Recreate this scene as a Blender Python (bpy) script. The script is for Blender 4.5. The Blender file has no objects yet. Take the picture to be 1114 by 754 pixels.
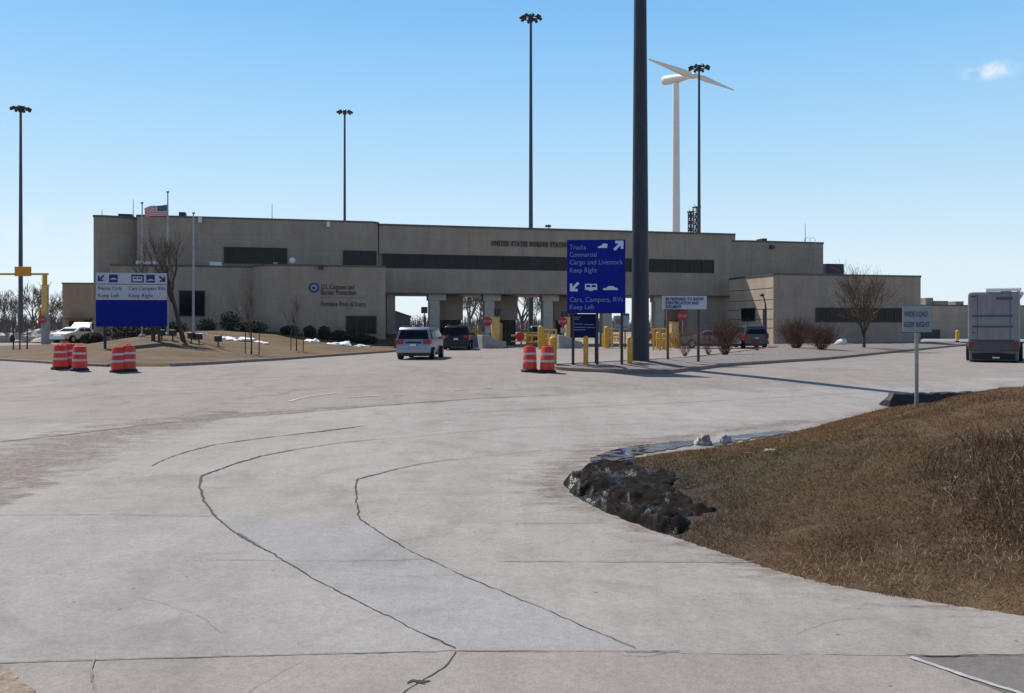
import bpy, bmesh, math, random
import numpy as np
from mathutils import Vector, Matrix, noise as mnoise
R = math.radians
C = bpy.context.scene.collection
F, CX, HY = 965.0, 557.0, 356.0        # focal length in pixels, principal column, horizon row of the 1114 x 754 photograph
random.seed(7); rng = np.random.default_rng(7)

# ---------------------------------------------------------------- ground profile: eye height above the ground at depth y
EP = [(-40, 2.8), (0, 2.8), (8, 2.75), (14, 2.6), (21, 2.4), (28, 2.22), (34, 1.84), (38, 1.66), (42, 1.68), (48, 1.74),
      (60, 1.70), (75, 1.6), (95, 1.6), (6000, 1.6)]
_x = [p[0] for p in EP]; _y = [p[1] for p in EP]; _m = [0.0] * len(EP)
for _i in range(1, len(EP) - 1):
    _a = (_y[_i] - _y[_i-1]) / (_x[_i] - _x[_i-1]); _b = (_y[_i+1] - _y[_i]) / (_x[_i+1] - _x[_i])
    _m[_i] = 0.0 if _a * _b <= 0 else 2 * _a * _b / (_a + _b)
def E(y):
    if y <= _x[0]: return _y[0]
    for i in range(len(_x) - 1):
        if y <= _x[i+1]:
            h = _x[i+1] - _x[i]; t = (y - _x[i]) / h
            return ((2*t**3 - 3*t*t + 1) * _y[i] + (t**3 - 2*t*t + t) * h * _m[i] + (3*t*t - 2*t**3) * _y[i+1] + (t**3 - t*t) * h * _m[i+1])
    return _y[-1]
def at(px, py):
    lo, hi = 1.5, 3000.0
    for _ in range(60):
        mid = (lo + hi) / 2
        if HY + F * E(mid) / mid > py: lo = mid
        else: hi = mid
    return Vector(((px - CX) / F * lo, lo, -E(lo)))
def pos(px, d): return Vector(((px - CX) / F * d, d, -E(d)))
def smooth(a, b, x):
    t = np.clip((x - a) / (b - a), 0, 1); return t * t * (3 - 2 * t)

# ---------------------------------------------------------------- materials
MATS = {}
def mat(name, col, rough=0.7, metal=0.0, var=0.0, scale=4.0, bump=0.0, bscale=30.0, var2=None, stretch=(1, 1, 1), spec=0.5, vcol=False):
    m = bpy.data.materials.new(name); m.use_nodes = True
    nt = m.node_tree; N = nt.nodes; L = nt.links; b = N['Principled BSDF']
    b.inputs['Roughness'].default_value = rough; b.inputs['Metallic'].default_value = metal
    b.inputs['Specular IOR Level'].default_value = spec
    b.inputs['Base Color'].default_value = (*col, 1)
    tc = N.new('ShaderNodeTexCoord'); mp = N.new('ShaderNodeMapping'); mp.inputs['Scale'].default_value = stretch
    L.new(tc.outputs['Object'], mp.inputs['Vector'])
    src = None
    if vcol:
        a = N.new('ShaderNodeAttribute'); a.attribute_name = 'Col'; src = a.outputs['Color']
    if var > 0:
        n = N.new('ShaderNodeTexNoise'); n.inputs['Scale'].default_value = scale; n.inputs['Detail'].default_value = 7; n.inputs['Roughness'].default_value = 0.65
        L.new(mp.outputs[0], n.inputs['Vector'])
        r = N.new('ShaderNodeValToRGB'); r.color_ramp.elements[0].position = 0.3; r.color_ramp.elements[1].position = 0.7
        c2 = var2 or tuple(min(1, c * (1 + var)) for c in col)
        r.color_ramp.elements[0].color = (*[c * (1 - var) for c in col], 1); r.color_ramp.elements[1].color = (*c2, 1)
        L.new(n.outputs['Fac'], r.inputs['Fac'])
        if src is None: src = r.outputs['Color']
        else:
            mx = N.new('ShaderNodeMix'); mx.data_type = 'RGBA'; mx.blend_type = 'MULTIPLY'; mx.inputs[0].default_value = 1
            L.new(src, mx.inputs[6]); L.new(r.outputs['Color'], mx.inputs[7]); src = mx.outputs[2]
    if src is not None: L.new(src, b.inputs['Base Color'])
    if bump > 0:
        n2 = N.new('ShaderNodeTexNoise'); n2.inputs['Scale'].default_value = bscale; n2.inputs['Detail'].default_value = 6
        L.new(tc.outputs['Object'], n2.inputs['Vector'])
        bp = N.new('ShaderNodeBump'); bp.inputs['Strength'].default_value = bump; bp.inputs['Distance'].default_value = 0.02
        L.new(n2.outputs['Fac'], bp.inputs['Height']); L.new(bp.outputs[0], b.inputs['Normal'])
    MATS[name] = m
    return m

def concrete_pavement(name, base, grit_attr=False):
    """cast concrete seen at several scales: broad tone shifts, tyre-worn streaks, fine aggregate, dark spots"""
    m = bpy.data.materials.new(name); m.use_nodes = True
    nt = m.node_tree; N = nt.nodes; L = nt.links; b = N['Principled BSDF']
    b.inputs['Roughness'].default_value = 0.85; b.inputs['Specular IOR Level'].default_value = 0.25
    g = N.new('ShaderNodeNewGeometry')
    def noise(scale, detail=6, rough=0.6, stretch=None, dist=0.0):
        n = N.new('ShaderNodeTexNoise'); n.inputs['Scale'].default_value = scale; n.inputs['Detail'].default_value = detail
        n.inputs['Roughness'].default_value = rough; n.inputs['Distortion'].default_value = dist
        if stretch:
            mp = N.new('ShaderNodeMapping'); mp.inputs['Scale'].default_value = stretch[:3]; mp.inputs['Rotation'].default_value = (0, 0, stretch[3])
            L.new(g.outputs['Position'], mp.inputs['Vector']); L.new(mp.outputs[0], n.inputs['Vector'])
        else: L.new(g.outputs['Position'], n.inputs['Vector'])
        return n.outputs['Fac']
    def ramp(f, p0, c0, p1, c1):
        r = N.new('ShaderNodeValToRGB'); r.color_ramp.elements[0].position = p0; r.color_ramp.elements[1].position = p1
        r.color_ramp.elements[0].color = (*c0, 1); r.color_ramp.elements[1].color = (*c1, 1); L.new(f, r.inputs['Fac']); return r.outputs['Color']
    def mul(a, c):
        x = N.new('ShaderNodeMix'); x.data_type = 'RGBA'; x.blend_type = 'MULTIPLY'; x.inputs[0].default_value = 1
        L.new(a, x.inputs[6]); L.new(c, x.inputs[7]); return x.outputs[2]
    col = ramp(noise(0.22, 5), 0.3, [c * 0.90 for c in base], 0.7, [c * 1.07 for c in base])
    col = mul(col, ramp(noise(1.6, 8, 0.7), 0.28, (0.88, 0.87, 0.86), 0.62, (1.03, 1.03, 1.03)))
    col = mul(col, ramp(noise(0.9, 6, 0.6, (0.4, 1.9, 1, R(-14)), 0.8), 0.3, (0.945, 0.94, 0.935), 0.6, (1.01, 1.01, 1.01)))
    col = mul(col, ramp(noise(0.8, 6, 0.6, (2.2, 0.22, 1, R(33)), 0.4), 0.32, (0.93, 0.925, 0.92), 0.58, (1.0, 1.0, 1.0)))
    col = mul(col, ramp(noise(55, 3, 0.75), 0.28, (0.77, 0.76, 0.755), 0.62, (1.07, 1.07, 1.07)))
    col = mul(col, ramp(noise(13, 8, 0.75), 0.33, (0.86, 0.85, 0.84), 0.6, (1.05, 1.05, 1.05)))
    col = mul(col, ramp(noise(0.55, 10, 0.72, (1, 1, 1, 0.3), 1.2), 0.36, (0.84, 0.83, 0.82), 0.5, (1.0, 1.0, 1.0)))
    v = N.new('ShaderNodeTexVoronoi'); v.inputs['Scale'].default_value = 2.1; L.new(g.outputs['Position'], v.inputs['Vector'])
    col = mul(col, ramp(v.outputs['Distance'], 0.02, (0.45, 0.43, 0.42), 0.055, (1, 1, 1)))
    if grit_attr:
        a = N.new('ShaderNodeAttribute'); a.attribute_name = 'grit'
        n = noise(1.5, 12, 0.72, (0.8, 2.6, 1, R(-26)), 0.5)
        ad = N.new('ShaderNodeMath'); ad.operation = 'MULTIPLY_ADD'; L.new(n, ad.inputs[0]); ad.inputs[1].default_value = 2.4; L.new(a.outputs['Fac'], ad.inputs[2])
        th = N.new('ShaderNodeMapRange'); th.inputs['From Min'].default_value = 1.58; th.inputs['From Max'].default_value = 1.98
        L.new(ad.outputs[0], th.inputs['Value'])
        spk = ramp(noise(9, 12, 0.85), 0.36, (0.075, 0.058, 0.048), 0.62, (0.29, 0.24, 0.20))
        x = N.new('ShaderNodeMix'); x.data_type = 'RGBA'; L.new(th.outputs[0], x.inputs[0]); L.new(col, x.inputs[6]); L.new(spk, x.inputs[7]); col = x.outputs[2]
        a2 = N.new('ShaderNodeAttribute'); a2.attribute_name = 'asphalt'
        x = N.new('ShaderNodeMix'); x.data_type = 'RGBA'; x.blend_type = 'MULTIPLY'; L.new(a2.outputs['Fac'], x.inputs[0]); L.new(col, x.inputs[6])
        x.inputs[7].default_value = (0.87, 0.835, 0.805, 1); col = x.outputs[2]
    L.new(col, b.inputs['Base Color'])
    bp = N.new('ShaderNodeBump'); bp.inputs['Strength'].default_value = 0.35; bp.inputs['Distance'].default_value = 0.01
    L.new(noise(45, 6, 0.7), bp.inputs['Height']); L.new(bp.outputs[0], b.inputs['Normal'])
    MATS[name] = m; return m

def wall_panels(name, base, pw=1.55, ph=1.25):
    """split-face block wall: weather streaks, blotches and thin panel joints"""
    m = bpy.data.materials.new(name); m.use_nodes = True
    nt = m.node_tree; N = nt.nodes; L = nt.links; b = N['Principled BSDF']
    b.inputs['Roughness'].default_value = 0.9; b.inputs['Specular IOR Level'].default_value = 0.2
    tc = N.new('ShaderNodeTexCoord')
    def noise(scale, st, d=6):
        mp = N.new('ShaderNodeMapping'); mp.inputs['Scale'].default_value = st; L.new(tc.outputs['Object'], mp.inputs['Vector'])
        n = N.new('ShaderNodeTexNoise'); n.inputs['Scale'].default_value = scale; n.inputs['Detail'].default_value = d; n.inputs['Roughness'].default_value = 0.62
        L.new(mp.outputs[0], n.inputs['Vector']); return n.outputs['Fac']
    def ramp(f, p0, c0, p1, c1):
        r = N.new('ShaderNodeValToRGB'); r.color_ramp.elements[0].position = p0; r.color_ramp.elements[1].position = p1
        r.color_ramp.elements[0].color = (*c0, 1); r.color_ramp.elements[1].color = (*c1, 1); L.new(f, r.inputs['Fac']); return r.outputs['Color']
    def mul(a, c):
        x = N.new('ShaderNodeMix'); x.data_type = 'RGBA'; x.blend_type = 'MULTIPLY'; x.inputs[0].default_value = 1
        L.new(a, x.inputs[6]); L.new(c, x.inputs[7]); return x.outputs[2]
    col = ramp(noise(0.5, (1, 1, 1)), 0.3, [c * 0.88 for c in base], 0.7, [c * 1.08 for c in base])
    col = mul(col, ramp(noise(1.4, (1, 1, 0.10)), 0.3, (0.87, 0.86, 0.85), 0.6, (1, 1, 1)))
    col = mul(col, ramp(noise(9, (1, 1, 1.6), 4), 0.3, (0.85, 0.85, 0.85), 0.65, (1.05, 1.05, 1.05)))
    sp = N.new('ShaderNodeSeparateXYZ'); L.new(tc.outputs['Object'], sp.inputs[0])
    ad = N.new('ShaderNodeMath'); ad.operation = 'ADD'; L.new(sp.outputs[0], ad.inputs[0]); L.new(sp.outputs[1], ad.inputs[1])
    cb = N.new('ShaderNodeCombineXYZ'); L.new(ad.outputs[0], cb.inputs[0]); L.new(sp.outputs[2], cb.inputs[1])
    br = N.new('ShaderNodeTexBrick'); br.inputs['Scale'].default_value = 1; br.inputs['Mortar Size'].default_value = 0.018
    br.inputs['Brick Width'].default_value = pw; br.inputs['Row Height'].default_value = ph; br.offset = 0.0
    br.inputs['Color1'].default_value = (1, 1, 1, 1); br.inputs['Color2'].default_value = (0.955, 0.95, 0.945, 1); br.inputs['Mortar'].default_value = (0.84, 0.83, 0.82, 1)
    L.new(cb.outputs[0], br.inputs['Vector'])
    col = mul(col, br.outputs['Color']); L.new(col, b.inputs['Base Color'])
    bp = N.new('ShaderNodeBump'); bp.inputs['Strength'].default_value = 0.4; bp.inputs['Distance'].default_value = 0.03
    L.new(noise(16, (1, 1, 1), 5), bp.inputs['Height']); L.new(bp.outputs[0], b.inputs['Normal'])
    MATS[name] = m; return m

wall_panels('wall_block', (0.385, 0.328, 0.270)); wall_panels('wall_tan', (0.40, 0.31, 0.225), 1.2, 1.0); wall_panels('wall_pale', (0.42, 0.38, 0.32), 2.2, 1.1)
concrete_pavement('pavement', (0.348, 0.320, 0.295), True)
concrete_pavement('slab_cool', (0.342, 0.321, 0.303)); concrete_pavement('slab_blue', (0.332, 0.321, 0.314)); concrete_pavement('slab_warm', (0.328, 0.294, 0.262)); concrete_pavement('slab_dark', (0.20, 0.185, 0.175))
mat('concrete_pier', (0.48, 0.44, 0.38), 0.85, var=0.15, scale=2, bump=0.2)
mat('concrete_grey', (0.33, 0.325, 0.325), 0.85, var=0.2, scale=3, bump=0.3)
mat('concrete_kerb', (0.22, 0.185, 0.155), 0.85, var=0.25, scale=2.5, bump=0.3)
wall_panels('sunlit_panel', (0.60, 0.50, 0.375), 30.0, 1.0)  # lighter, warmer wall colour with the sunlight painted in
mat('coping', (0.115, 0.095, 0.082), 0.6)
mat('glass_dark', (0.008, 0.011, 0.02), 0.15, var=0.5, scale=0.5, spec=0.22)
mat('frame_dark', (0.03, 0.03, 0.033), 0.5)
mat('metal_dark', (0.035, 0.041, 0.054), 0.55, 0.2, var=0.2, scale=1.5)
mat('pole_steel', (0.026, 0.033, 0.047), 0.6, 0.1, var=0.3, scale=1.2, stretch=(3, 3, 0.35), bump=0.08)
mat('galv', (0.33, 0.35, 0.37), 0.45, 0.6, var=0.2, scale=6)
mat('white_paint', (0.78, 0.78, 0.77), 0.4, var=0.06, scale=1)
mat('turbine_white', (0.80, 0.77, 0.74), 0.45, var=0.05, scale=0.5)
mat('sign_blue', (0.003, 0.013, 0.23), 0.45, var=0.12, scale=2.0, spec=0.12)
mat('sign_navy', (0.004, 0.010, 0.075), 0.45, var=0.15, scale=2, spec=0.12)
mat('sign_white', (0.46, 0.49, 0.55), 0.45, var=0.06, scale=2)
mat('sign_pale', (0.30, 0.345, 0.385), 0.45, var=0.08, scale=3)
mat('letter_white', (0.55, 0.60, 0.78), 0.5); mat('letter_soft', (0.17, 0.24, 0.48), 0.5)
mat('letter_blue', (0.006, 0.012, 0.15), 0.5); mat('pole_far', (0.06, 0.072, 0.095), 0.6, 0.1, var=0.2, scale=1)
mat('letter_dark', (0.05, 0.043, 0.042), 0.5); mat('letter_slate', (0.085, 0.10, 0.14), 0.5); mat('letter_grey', (0.16, 0.155, 0.15), 0.5)
mat('sign_back', (0.30, 0.31, 0.32), 0.5, 0.5)
mat('red_sign', (0.42, 0.008, 0.02), 0.45, var=0.08, scale=4)
mat('yellow', (0.62, 0.33, 0.035), 0.5, var=0.14, scale=3, bump=0.05); mat('yellow_pale', (0.60, 0.42, 0.15), 0.55, var=0.12, scale=3)
mat('amber_sign', (0.62, 0.25, 0.012), 0.5, var=0.08, scale=5)
mat('barrel_orange', (0.63, 0.038, 0.018), 0.45, var=0.28, scale=4, stretch=(1, 1, 0.5)); mat('band_white', (0.47, 0.44, 0.46), 0.4, var=0.25, scale=6)
mat('rubber', (0.016, 0.016, 0.018), 0.8, var=0.3, scale=8, bump=0.1)
mat('red_plastic', (0.55, 0.02, 0.02), 0.45, var=0.1, scale=5)
mat('car_silver', (0.27, 0.30, 0.37), 0.28, 0.5, spec=0.6); mat('car_black', (0.014, 0.011, 0.014), 0.25, 0.2); mat('car_white', (0.72, 0.73, 0.74), 0.3)
mat('car_grey', (0.10, 0.105, 0.12), 0.3, 0.5); mat('car_blue', (0.08, 0.12, 0.2), 0.3, 0.4); mat('car_glass', (0.006, 0.007, 0.009), 0.1, spec=0.25)
mat('lamp_red', (0.30, 0.005, 0.010), 0.2); mat('lamp_clear', (0.65, 0.65, 0.66), 0.15); mat('rim', (0.35, 0.36, 0.38), 0.35, 0.8); mat('plate', (0.62, 0.64, 0.66), 0.4)
mat('trim_black', (0.02, 0.02, 0.022), 0.6)
mat('rv_body', (0.20, 0.208, 0.225), 0.4, 0.15, var=0.16, scale=1.6, stretch=(2.5, 2.5, 0.35)); mat('rv_dark', (0.065, 0.068, 0.08), 0.45); mat('rv_low', (0.15, 0.155, 0.165), 0.45, var=0.15)
mat('bark', (0.105, 0.072, 0.052), 0.95, var=0.35, scale=9, bump=0.5); mat('twig', (0.13, 0.088, 0.063), 0.95, var=0.3, scale=2)
mat('twig_grey', (0.16, 0.14, 0.13), 0.95, var=0.3, scale=0.5); mat('twig_red', (0.15, 0.085, 0.062), 0.95, var=0.3, scale=4)
mat('evergreen', (0.035, 0.042, 0.026), 0.9, var=0.5, scale=6); mat('stake', (0.14, 0.10, 0.07), 0.9)
mat('lawn', (0.090, 0.050, 0.019), 0.95, var=0.35, scale=0.45, var2=(0.165, 0.100, 0.042), bump=0.8, bscale=7)
mat('field', (0.22, 0.16, 0.10), 0.95, var=0.3, scale=0.03, var2=(0.33, 0.26, 0.18))
mat('gravel', (0.19, 0.163, 0.148), 0.95, var=0.38, scale=7, bump=0.8, bscale=24)
mat('soil', (1, 1, 1), 0.95, var=0.45, scale=5, var2=(1.25, 1.25, 1.25), bump=1.0, bscale=16, vcol=True)
mat('grass_blades', (1, 1, 1), 0.8, vcol=True, spec=0.2)
mat('mud', (0.005, 0.004, 0.0035), 0.8, var=0.5, scale=5, var2=(0.020, 0.014, 0.011), bump=0.5, bscale=40, spec=0.14)
WW_ = MATS['mud'].node_tree; _wn = WW_.nodes.new('ShaderNodeTexNoise'); _wn.inputs['Scale'].default_value = 2.0; _wn.inputs['Detail'].default_value = 7; _wn.inputs['Roughness'].default_value = 0.6; _wr = WW_.nodes.new('ShaderNodeMapRange'); _wr.inputs['From Min'].default_value = 0.41; _wr.inputs['From Max'].default_value = 0.50; _wr.inputs['To Min'].default_value = 0.22; _wr.inputs['To Max'].default_value = 0.95
_wt = WW_.nodes.new('ShaderNodeTexCoord'); _wm = WW_.nodes.new('ShaderNodeMapping'); _wm.inputs['Rotation'].default_value = (0, 0, R(45)); _wm.inputs['Scale'].default_value = (2.2, 0.7, 0.3); WW_.links.new(_wt.outputs['Object'], _wm.inputs[0]); WW_.links.new(_wm.outputs[0], _wn.inputs['Vector']); WW_.links.new(_wn.outputs['Fac'], _wr.inputs['Value']); WW_.links.new(_wr.outputs[0], WW_.nodes['Principled BSDF'].inputs['Roughness'])
mat('bank_shade', (0.020, 0.018, 0.022), 0.7, var=0.5, scale=5, bump=0.8, bscale=14)  # near-black colour carries the shade of the ditch bank
mat('puddle', (0.05, 0.045, 0.04), 0.04, spec=0.8)
_pm = MATS['puddle'].node_tree; _pn = _pm.nodes.new('ShaderNodeTexNoise'); _pn.inputs['Scale'].default_value = 3.2; _pn.inputs['Detail'].default_value = 9; _pn.inputs['Roughness'].default_value = 0.65; _pn.inputs['Distortion'].default_value = 0.8
_pt = _pm.nodes.new('ShaderNodeTexCoord'); _pp = _pm.nodes.new('ShaderNodeMapping'); _pp.inputs['Scale'].default_value = (0.8, 1.3, 1); _pr = _pm.nodes.new('ShaderNodeMapRange'); _pr.inputs['From Min'].default_value = 0.47; _pr.inputs['From Max'].default_value = 0.55; _pr.inputs['To Min'].default_value = 0.05; _pr.inputs['To Max'].default_value = 0.85
_pc = _pm.nodes.new('ShaderNodeMix'); _pc.data_type = 'RGBA'; _pc.inputs[6].default_value = (0.030, 0.026, 0.024, 1); _pc.inputs[7].default_value = (0.075, 0.056, 0.044, 1); _ps = _pm.nodes.new('ShaderNodeMapRange'); _ps.inputs['From Min'].default_value = 0.47; _ps.inputs['From Max'].default_value = 0.55
for _p, _q in ((_pt.outputs['Object'], _pp.inputs[0]), (_pp.outputs[0], _pn.inputs['Vector']), (_pn.outputs['Fac'], _pr.inputs['Value']), (_pn.outputs['Fac'], _ps.inputs['Value']), (_ps.outputs[0], _pc.inputs[0]), (_pc.outputs[2], _pm.nodes['Principled BSDF'].inputs['Base Color']), (_pr.outputs[0], _pm.nodes['Principled BSDF'].inputs['Roughness'])): _pm.links.new(_p, _q)
_pb = _pm.nodes.new('ShaderNodeBump'); _pb.inputs['Strength'].default_value = 0.10; _pb.inputs['Distance'].default_value = 0.02; _pm.links.new(_pn.outputs['Fac'], _pb.inputs['Height']); _pm.links.new(_pb.outputs[0], _pm.nodes['Principled BSDF'].inputs['Normal'])
mat('gravel_tan', (0.26, 0.185, 0.125), 0.95, var=0.5, scale=14, bump=1.0, bscale=40, var2=(0.40, 0.31, 0.23))
mat('snow_clean', (0.82, 0.84, 0.88), 0.6, var=0.08, scale=3, bump=0.3, bscale=6)
mat('snow_dirty', (0.30, 0.26, 0.23), 0.7, var=0.5, scale=8, var2=(0.62, 0.59, 0.57), bump=0.9, bscale=24, spec=0.2)
mat('crack', (0.050, 0.040, 0.034), 0.9, var=0.4, scale=6); mat('crack_faint', (0.215, 0.19, 0.172), 0.9, var=0.25, scale=5)
mat('crack_mid', (0.13, 0.11, 0.098), 0.9, var=0.3, scale=5)
mat('line_white', (0.40, 0.385, 0.37), 0.8, var=0.25, scale=6); mat('line_yellow', (0.46, 0.36, 0.20), 0.85, var=0.3, scale=4)
mat('line_yellow_worn', (0.43, 0.365, 0.29), 0.85, var=0.15, scale=4)
mat('straw', (0.46, 0.34, 0.19), 0.85, var=0.3, scale=6); mat('straw_pale', (0.55, 0.47, 0.36), 0.85); mat('weed_dark', (0.07, 0.045, 0.03), 0.95, var=0.4, scale=4)
mat('rock', (0.62, 0.60, 0.57), 0.85, var=0.2, scale=4, bump=0.5, bscale=8)
mat('flag_red', (0.50, 0.04, 0.055), 0.8); mat('flag_white', (0.72, 0.68, 0.70), 0.8); mat('flag_blue', (0.012, 0.016, 0.10), 0.8)
mat('metal_shed', (0.07, 0.078, 0.095), 0.6, var=0.15, scale=1, stretch=(6, 6, 0.3)); mat('seal_blue', (0.01, 0.05, 0.22), 0.5); mat('skin', (0.42, 0.25, 0.18), 0.6)
mat('cloth_navy', (0.02, 0.025, 0.06), 0.9)

GM_ = MATS["grass_blades"]; GN_ = GM_.node_tree; GA_ = [q for q in GN_.nodes if q.type == 'ATTRIBUTE'][0]; GT_ = GN_.nodes.new('ShaderNodeBsdfTranslucent'); GX_ = GN_.nodes.new('ShaderNodeMixShader'); GX_.inputs[0].default_value = 0.4
for _p, _q in ((GA_.outputs["Color"], GT_.inputs["Color"]), (GN_.nodes["Principled BSDF"].outputs[0], GX_.inputs[1]), (GT_.outputs[0], GX_.inputs[2]), (GX_.outputs[0], GN_.nodes["Material Output"].inputs["Surface"])): GN_.links.new(_p, _q)
# ---------------------------------------------------------------- mesh helpers
class MB:
    def __init__(s): s.v = []; s.f = []; s.mi = []; s.cur = 0
    def _add(s, vs, fs):
        o = len(s.v); s.v += [tuple(p) for p in vs]; s.f += [tuple(i + o for i in f) for f in fs]; s.mi += [s.cur] * len(fs); return s
    def box(s, x0, x1, y0, y1, z0, z1):
        vs = [(x, y, z) for z in (z0, z1) for y in (y0, y1) for x in (x0, x1)]
        return s._add(vs, [(0, 2, 3, 1), (4, 5, 7, 6), (0, 1, 5, 4), (2, 6, 7, 3), (0, 4, 6, 2), (1, 3, 7, 5)])
    def prism(s, poly, z0, z1):                      # plan polygon (counter-clockwise) pulled up
        n = len(poly); vs = [(x, y, z0) for x, y in poly] + [(x, y, z1) for x, y in poly]
        return s._add(vs, [tuple(range(n))[::-1], tuple(range(n, 2 * n))] + [(i, (i + 1) % n, n + (i + 1) % n, n + i) for i in range(n)])
    def slab(s, poly, y0, y1):                       # polygon in x, z with thickness along y; seen from -y
        n = len(poly); vs = [(x, y0, z) for x, z in poly] + [(x, y1, z) for x, z in poly]
        return s._add(vs, [tuple(range(n)), tuple(range(n, 2 * n))[::-1]] + [(i, n + i, n + (i + 1) % n, (i + 1) % n) for i in range(n)])
    def tube(s, pts, rad, n=6, cap=True):
        pts = [Vector(p) for p in pts]; k = len(pts)
        if not hasattr(rad, '__len__'): rad = [rad] * k
        vs = []; up = None
        for i in range(k):
            d = (pts[min(i + 1, k - 1)] - pts[max(i - 1, 0)]); d = d.normalized() if d.length > 1e-9 else Vector((0, 0, 1))
            if up is None: up = d.orthogonal().normalized()
            up = (up - d * up.dot(d)); up = up.normalized() if up.length > 1e-6 else d.orthogonal().normalized()
            w = d.cross(up)
            for j in range(n):
                a = 2 * math.pi * j / n; vs.append(pts[i] + (up * math.cos(a) + w * math.sin(a)) * rad[i])
        fs = [(i * n + j, i * n + (j + 1) % n, (i + 1) * n + (j + 1) % n, (i + 1) * n + j) for i in range(k - 1) for j in range(n)]
        if cap and n > 3: fs += [tuple(range(n))[::-1], tuple(range((k - 1) * n, k * n))]
        return s._add(vs, fs)
    def lathe(s, prof, n=20, cx=0, cy=0):            # (radius, z) from the bottom up
        k = len(prof); vs = [(cx + r * math.cos(2 * math.pi * j / n), cy + r * math.sin(2 * math.pi * j / n), z) for r, z in prof for j in range(n)]
        fs = [(i * n + j, i * n + (j + 1) % n, (i + 1) * n + (j + 1) % n, (i + 1) * n + j) for i in range(k - 1) for j in range(n)]
        return s._add(vs, fs + [tuple(range(n))[::-1], tuple(range((k - 1) * n, k * n))])
    def disc(s, c, r, y0, y1, n=16, ph=0.0):         # disc facing -y
        return s.slab([(c[0] + r * math.cos(ph + 2 * math.pi * i / n), c[1] + r * math.sin(ph + 2 * math.pi * i / n)) for i in range(n)], y0, y1)
    def wheel(s, x0, x1, y, z, r, n=18):
        vs = [(x, y + r * math.cos(2 * math.pi * i / n), z + r * math.sin(2 * math.pi * i / n)) for x in (x0, x1) for i in range(n)]
        return s._add(vs, [tuple(range(n))[::-1], tuple(range(n, 2 * n))] + [(i, (i + 1) % n, n + (i + 1) % n, n + i) for i in range(n)])
    def blob(s, c, r, seg=10, jit=0.2, sd=0, flat=1.0):
        vs = []; nz = seg // 2 + 1
        for i in range(nz + 1):
            th = math.pi * i / nz
            for j in range(seg):
                ph = 2 * math.pi * j / seg; d = Vector((math.sin(th) * math.cos(ph), math.sin(th) * math.sin(ph), math.cos(th)))
                q = 1 + jit * mnoise.noise(d * 1.7 + Vector((sd, sd * 2.3, 0))) * 2 + jit * 0.5 * mnoise.noise(d * 4.1 + Vector((sd, 0, sd)))
                vs.append((c[0] + d.x * r[0] * q, c[1] + d.y * r[1] * q, c[2] + d.z * r[2] * q))
        fs = [(i * seg + j, (i + 1) * seg + j, (i + 1) * seg + (j + 1) % seg, i * seg + (j + 1) % seg) for i in range(nz) for j in range(seg)]
        return s._add(vs, fs)
    def quad(s, a, b, c, d): return s._add([a, b, c, d], [(0, 1, 2, 3)])
    def mesh(s, name, m, smooth_deg=None, merge=False):
        me = bpy.data.meshes.new(name); me.from_pydata(s.v, [], s.f)
        if merge:
            bm = bmesh.new(); bm.from_mesh(me); bmesh.ops.remove_doubles(bm, verts=bm.verts, dist=1e-4); bmesh.ops.recalc_face_normals(bm, faces=bm.faces); bm.to_mesh(me); bm.free()
        ms = m if isinstance(m, (list, tuple)) else [m]
        for q in ms: me.materials.append(MATS[q])
        if len(ms) > 1 and not merge: me.polygons.foreach_set('material_index', s.mi)
        if smooth_deg:
            me.polygons.foreach_set('use_smooth', [True] * len(me.polygons)); me.set_sharp_from_angle(angle=R(smooth_deg))
        me.update(); return me
    def build(s, name, m, parent=None, smooth_deg=None, merge=False, bevel=0.0):
        o = bpy.data.objects.new(name, s.mesh(name, m, smooth_deg, merge)); C.objects.link(o)
        if parent: o.parent = parent
        if bevel:
            b = o.modifiers.new('bevel', 'BEVEL'); b.width = bevel; b.segments = 2; b.limit_method = 'ANGLE'; b.angle_limit = R(40)
        return o
def tag(o, label, cat, group=None, kind=None):
    if label: o['label'] = label
    if cat: o['category'] = cat
    if group: o['group'] = group
    if kind: o['kind'] = kind
    return o
def empty(name, loc, rz=0.0, label=None, cat=None, group=None):
    o = bpy.data.objects.new(name, None); C.objects.link(o); o.location = loc; o.rotation_euler = (0, 0, rz); o.empty_display_size = 0.3
    return tag(o, label, cat, group)
def dup(o, loc=None, rz=None, label=None, sc=None, parent=None):
    c = o.copy(); C.objects.link(c)
    if parent is not None: c.parent = parent
    if loc is not None: c.location = loc
    if rz is not None: c.rotation_euler = (0, 0, rz)
    if sc is not None: c.scale = (sc, sc, sc) if not hasattr(sc, '__len__') else sc
    if label: c['label'] = label
    for ch in list(o.children): dup(ch, parent=c)
    return c
def lettering(txt, size, m, parent, loc, rot=(R(90), 0, 0), name='lettering', align='LEFT', ext=0.006, sx=1.0, space=1.0, bold=0.0):
    cu = bpy.data.curves.new('font', 'FONT'); cu.body = txt; cu.size = size; cu.extrude = ext; cu.align_x = align; cu.space_character = space; cu.offset = bold; cu.resolution_u = 3
    t = bpy.data.objects.new('font', cu); C.objects.link(t)
    bpy.context.view_layer.update()
    me = bpy.data.meshes.new_from_object(t.evaluated_get(bpy.context.evaluated_depsgraph_get()))
    bpy.data.objects.remove(t); bpy.data.curves.remove(cu)
    me.materials.clear(); me.materials.append(MATS[m]); me.name = name
    o = bpy.data.objects.new(name, me); C.objects.link(o); o.location = loc; o.rotation_euler = rot; o.scale = (sx, 1, 1)
    if parent: o.parent = parent
    return o
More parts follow.
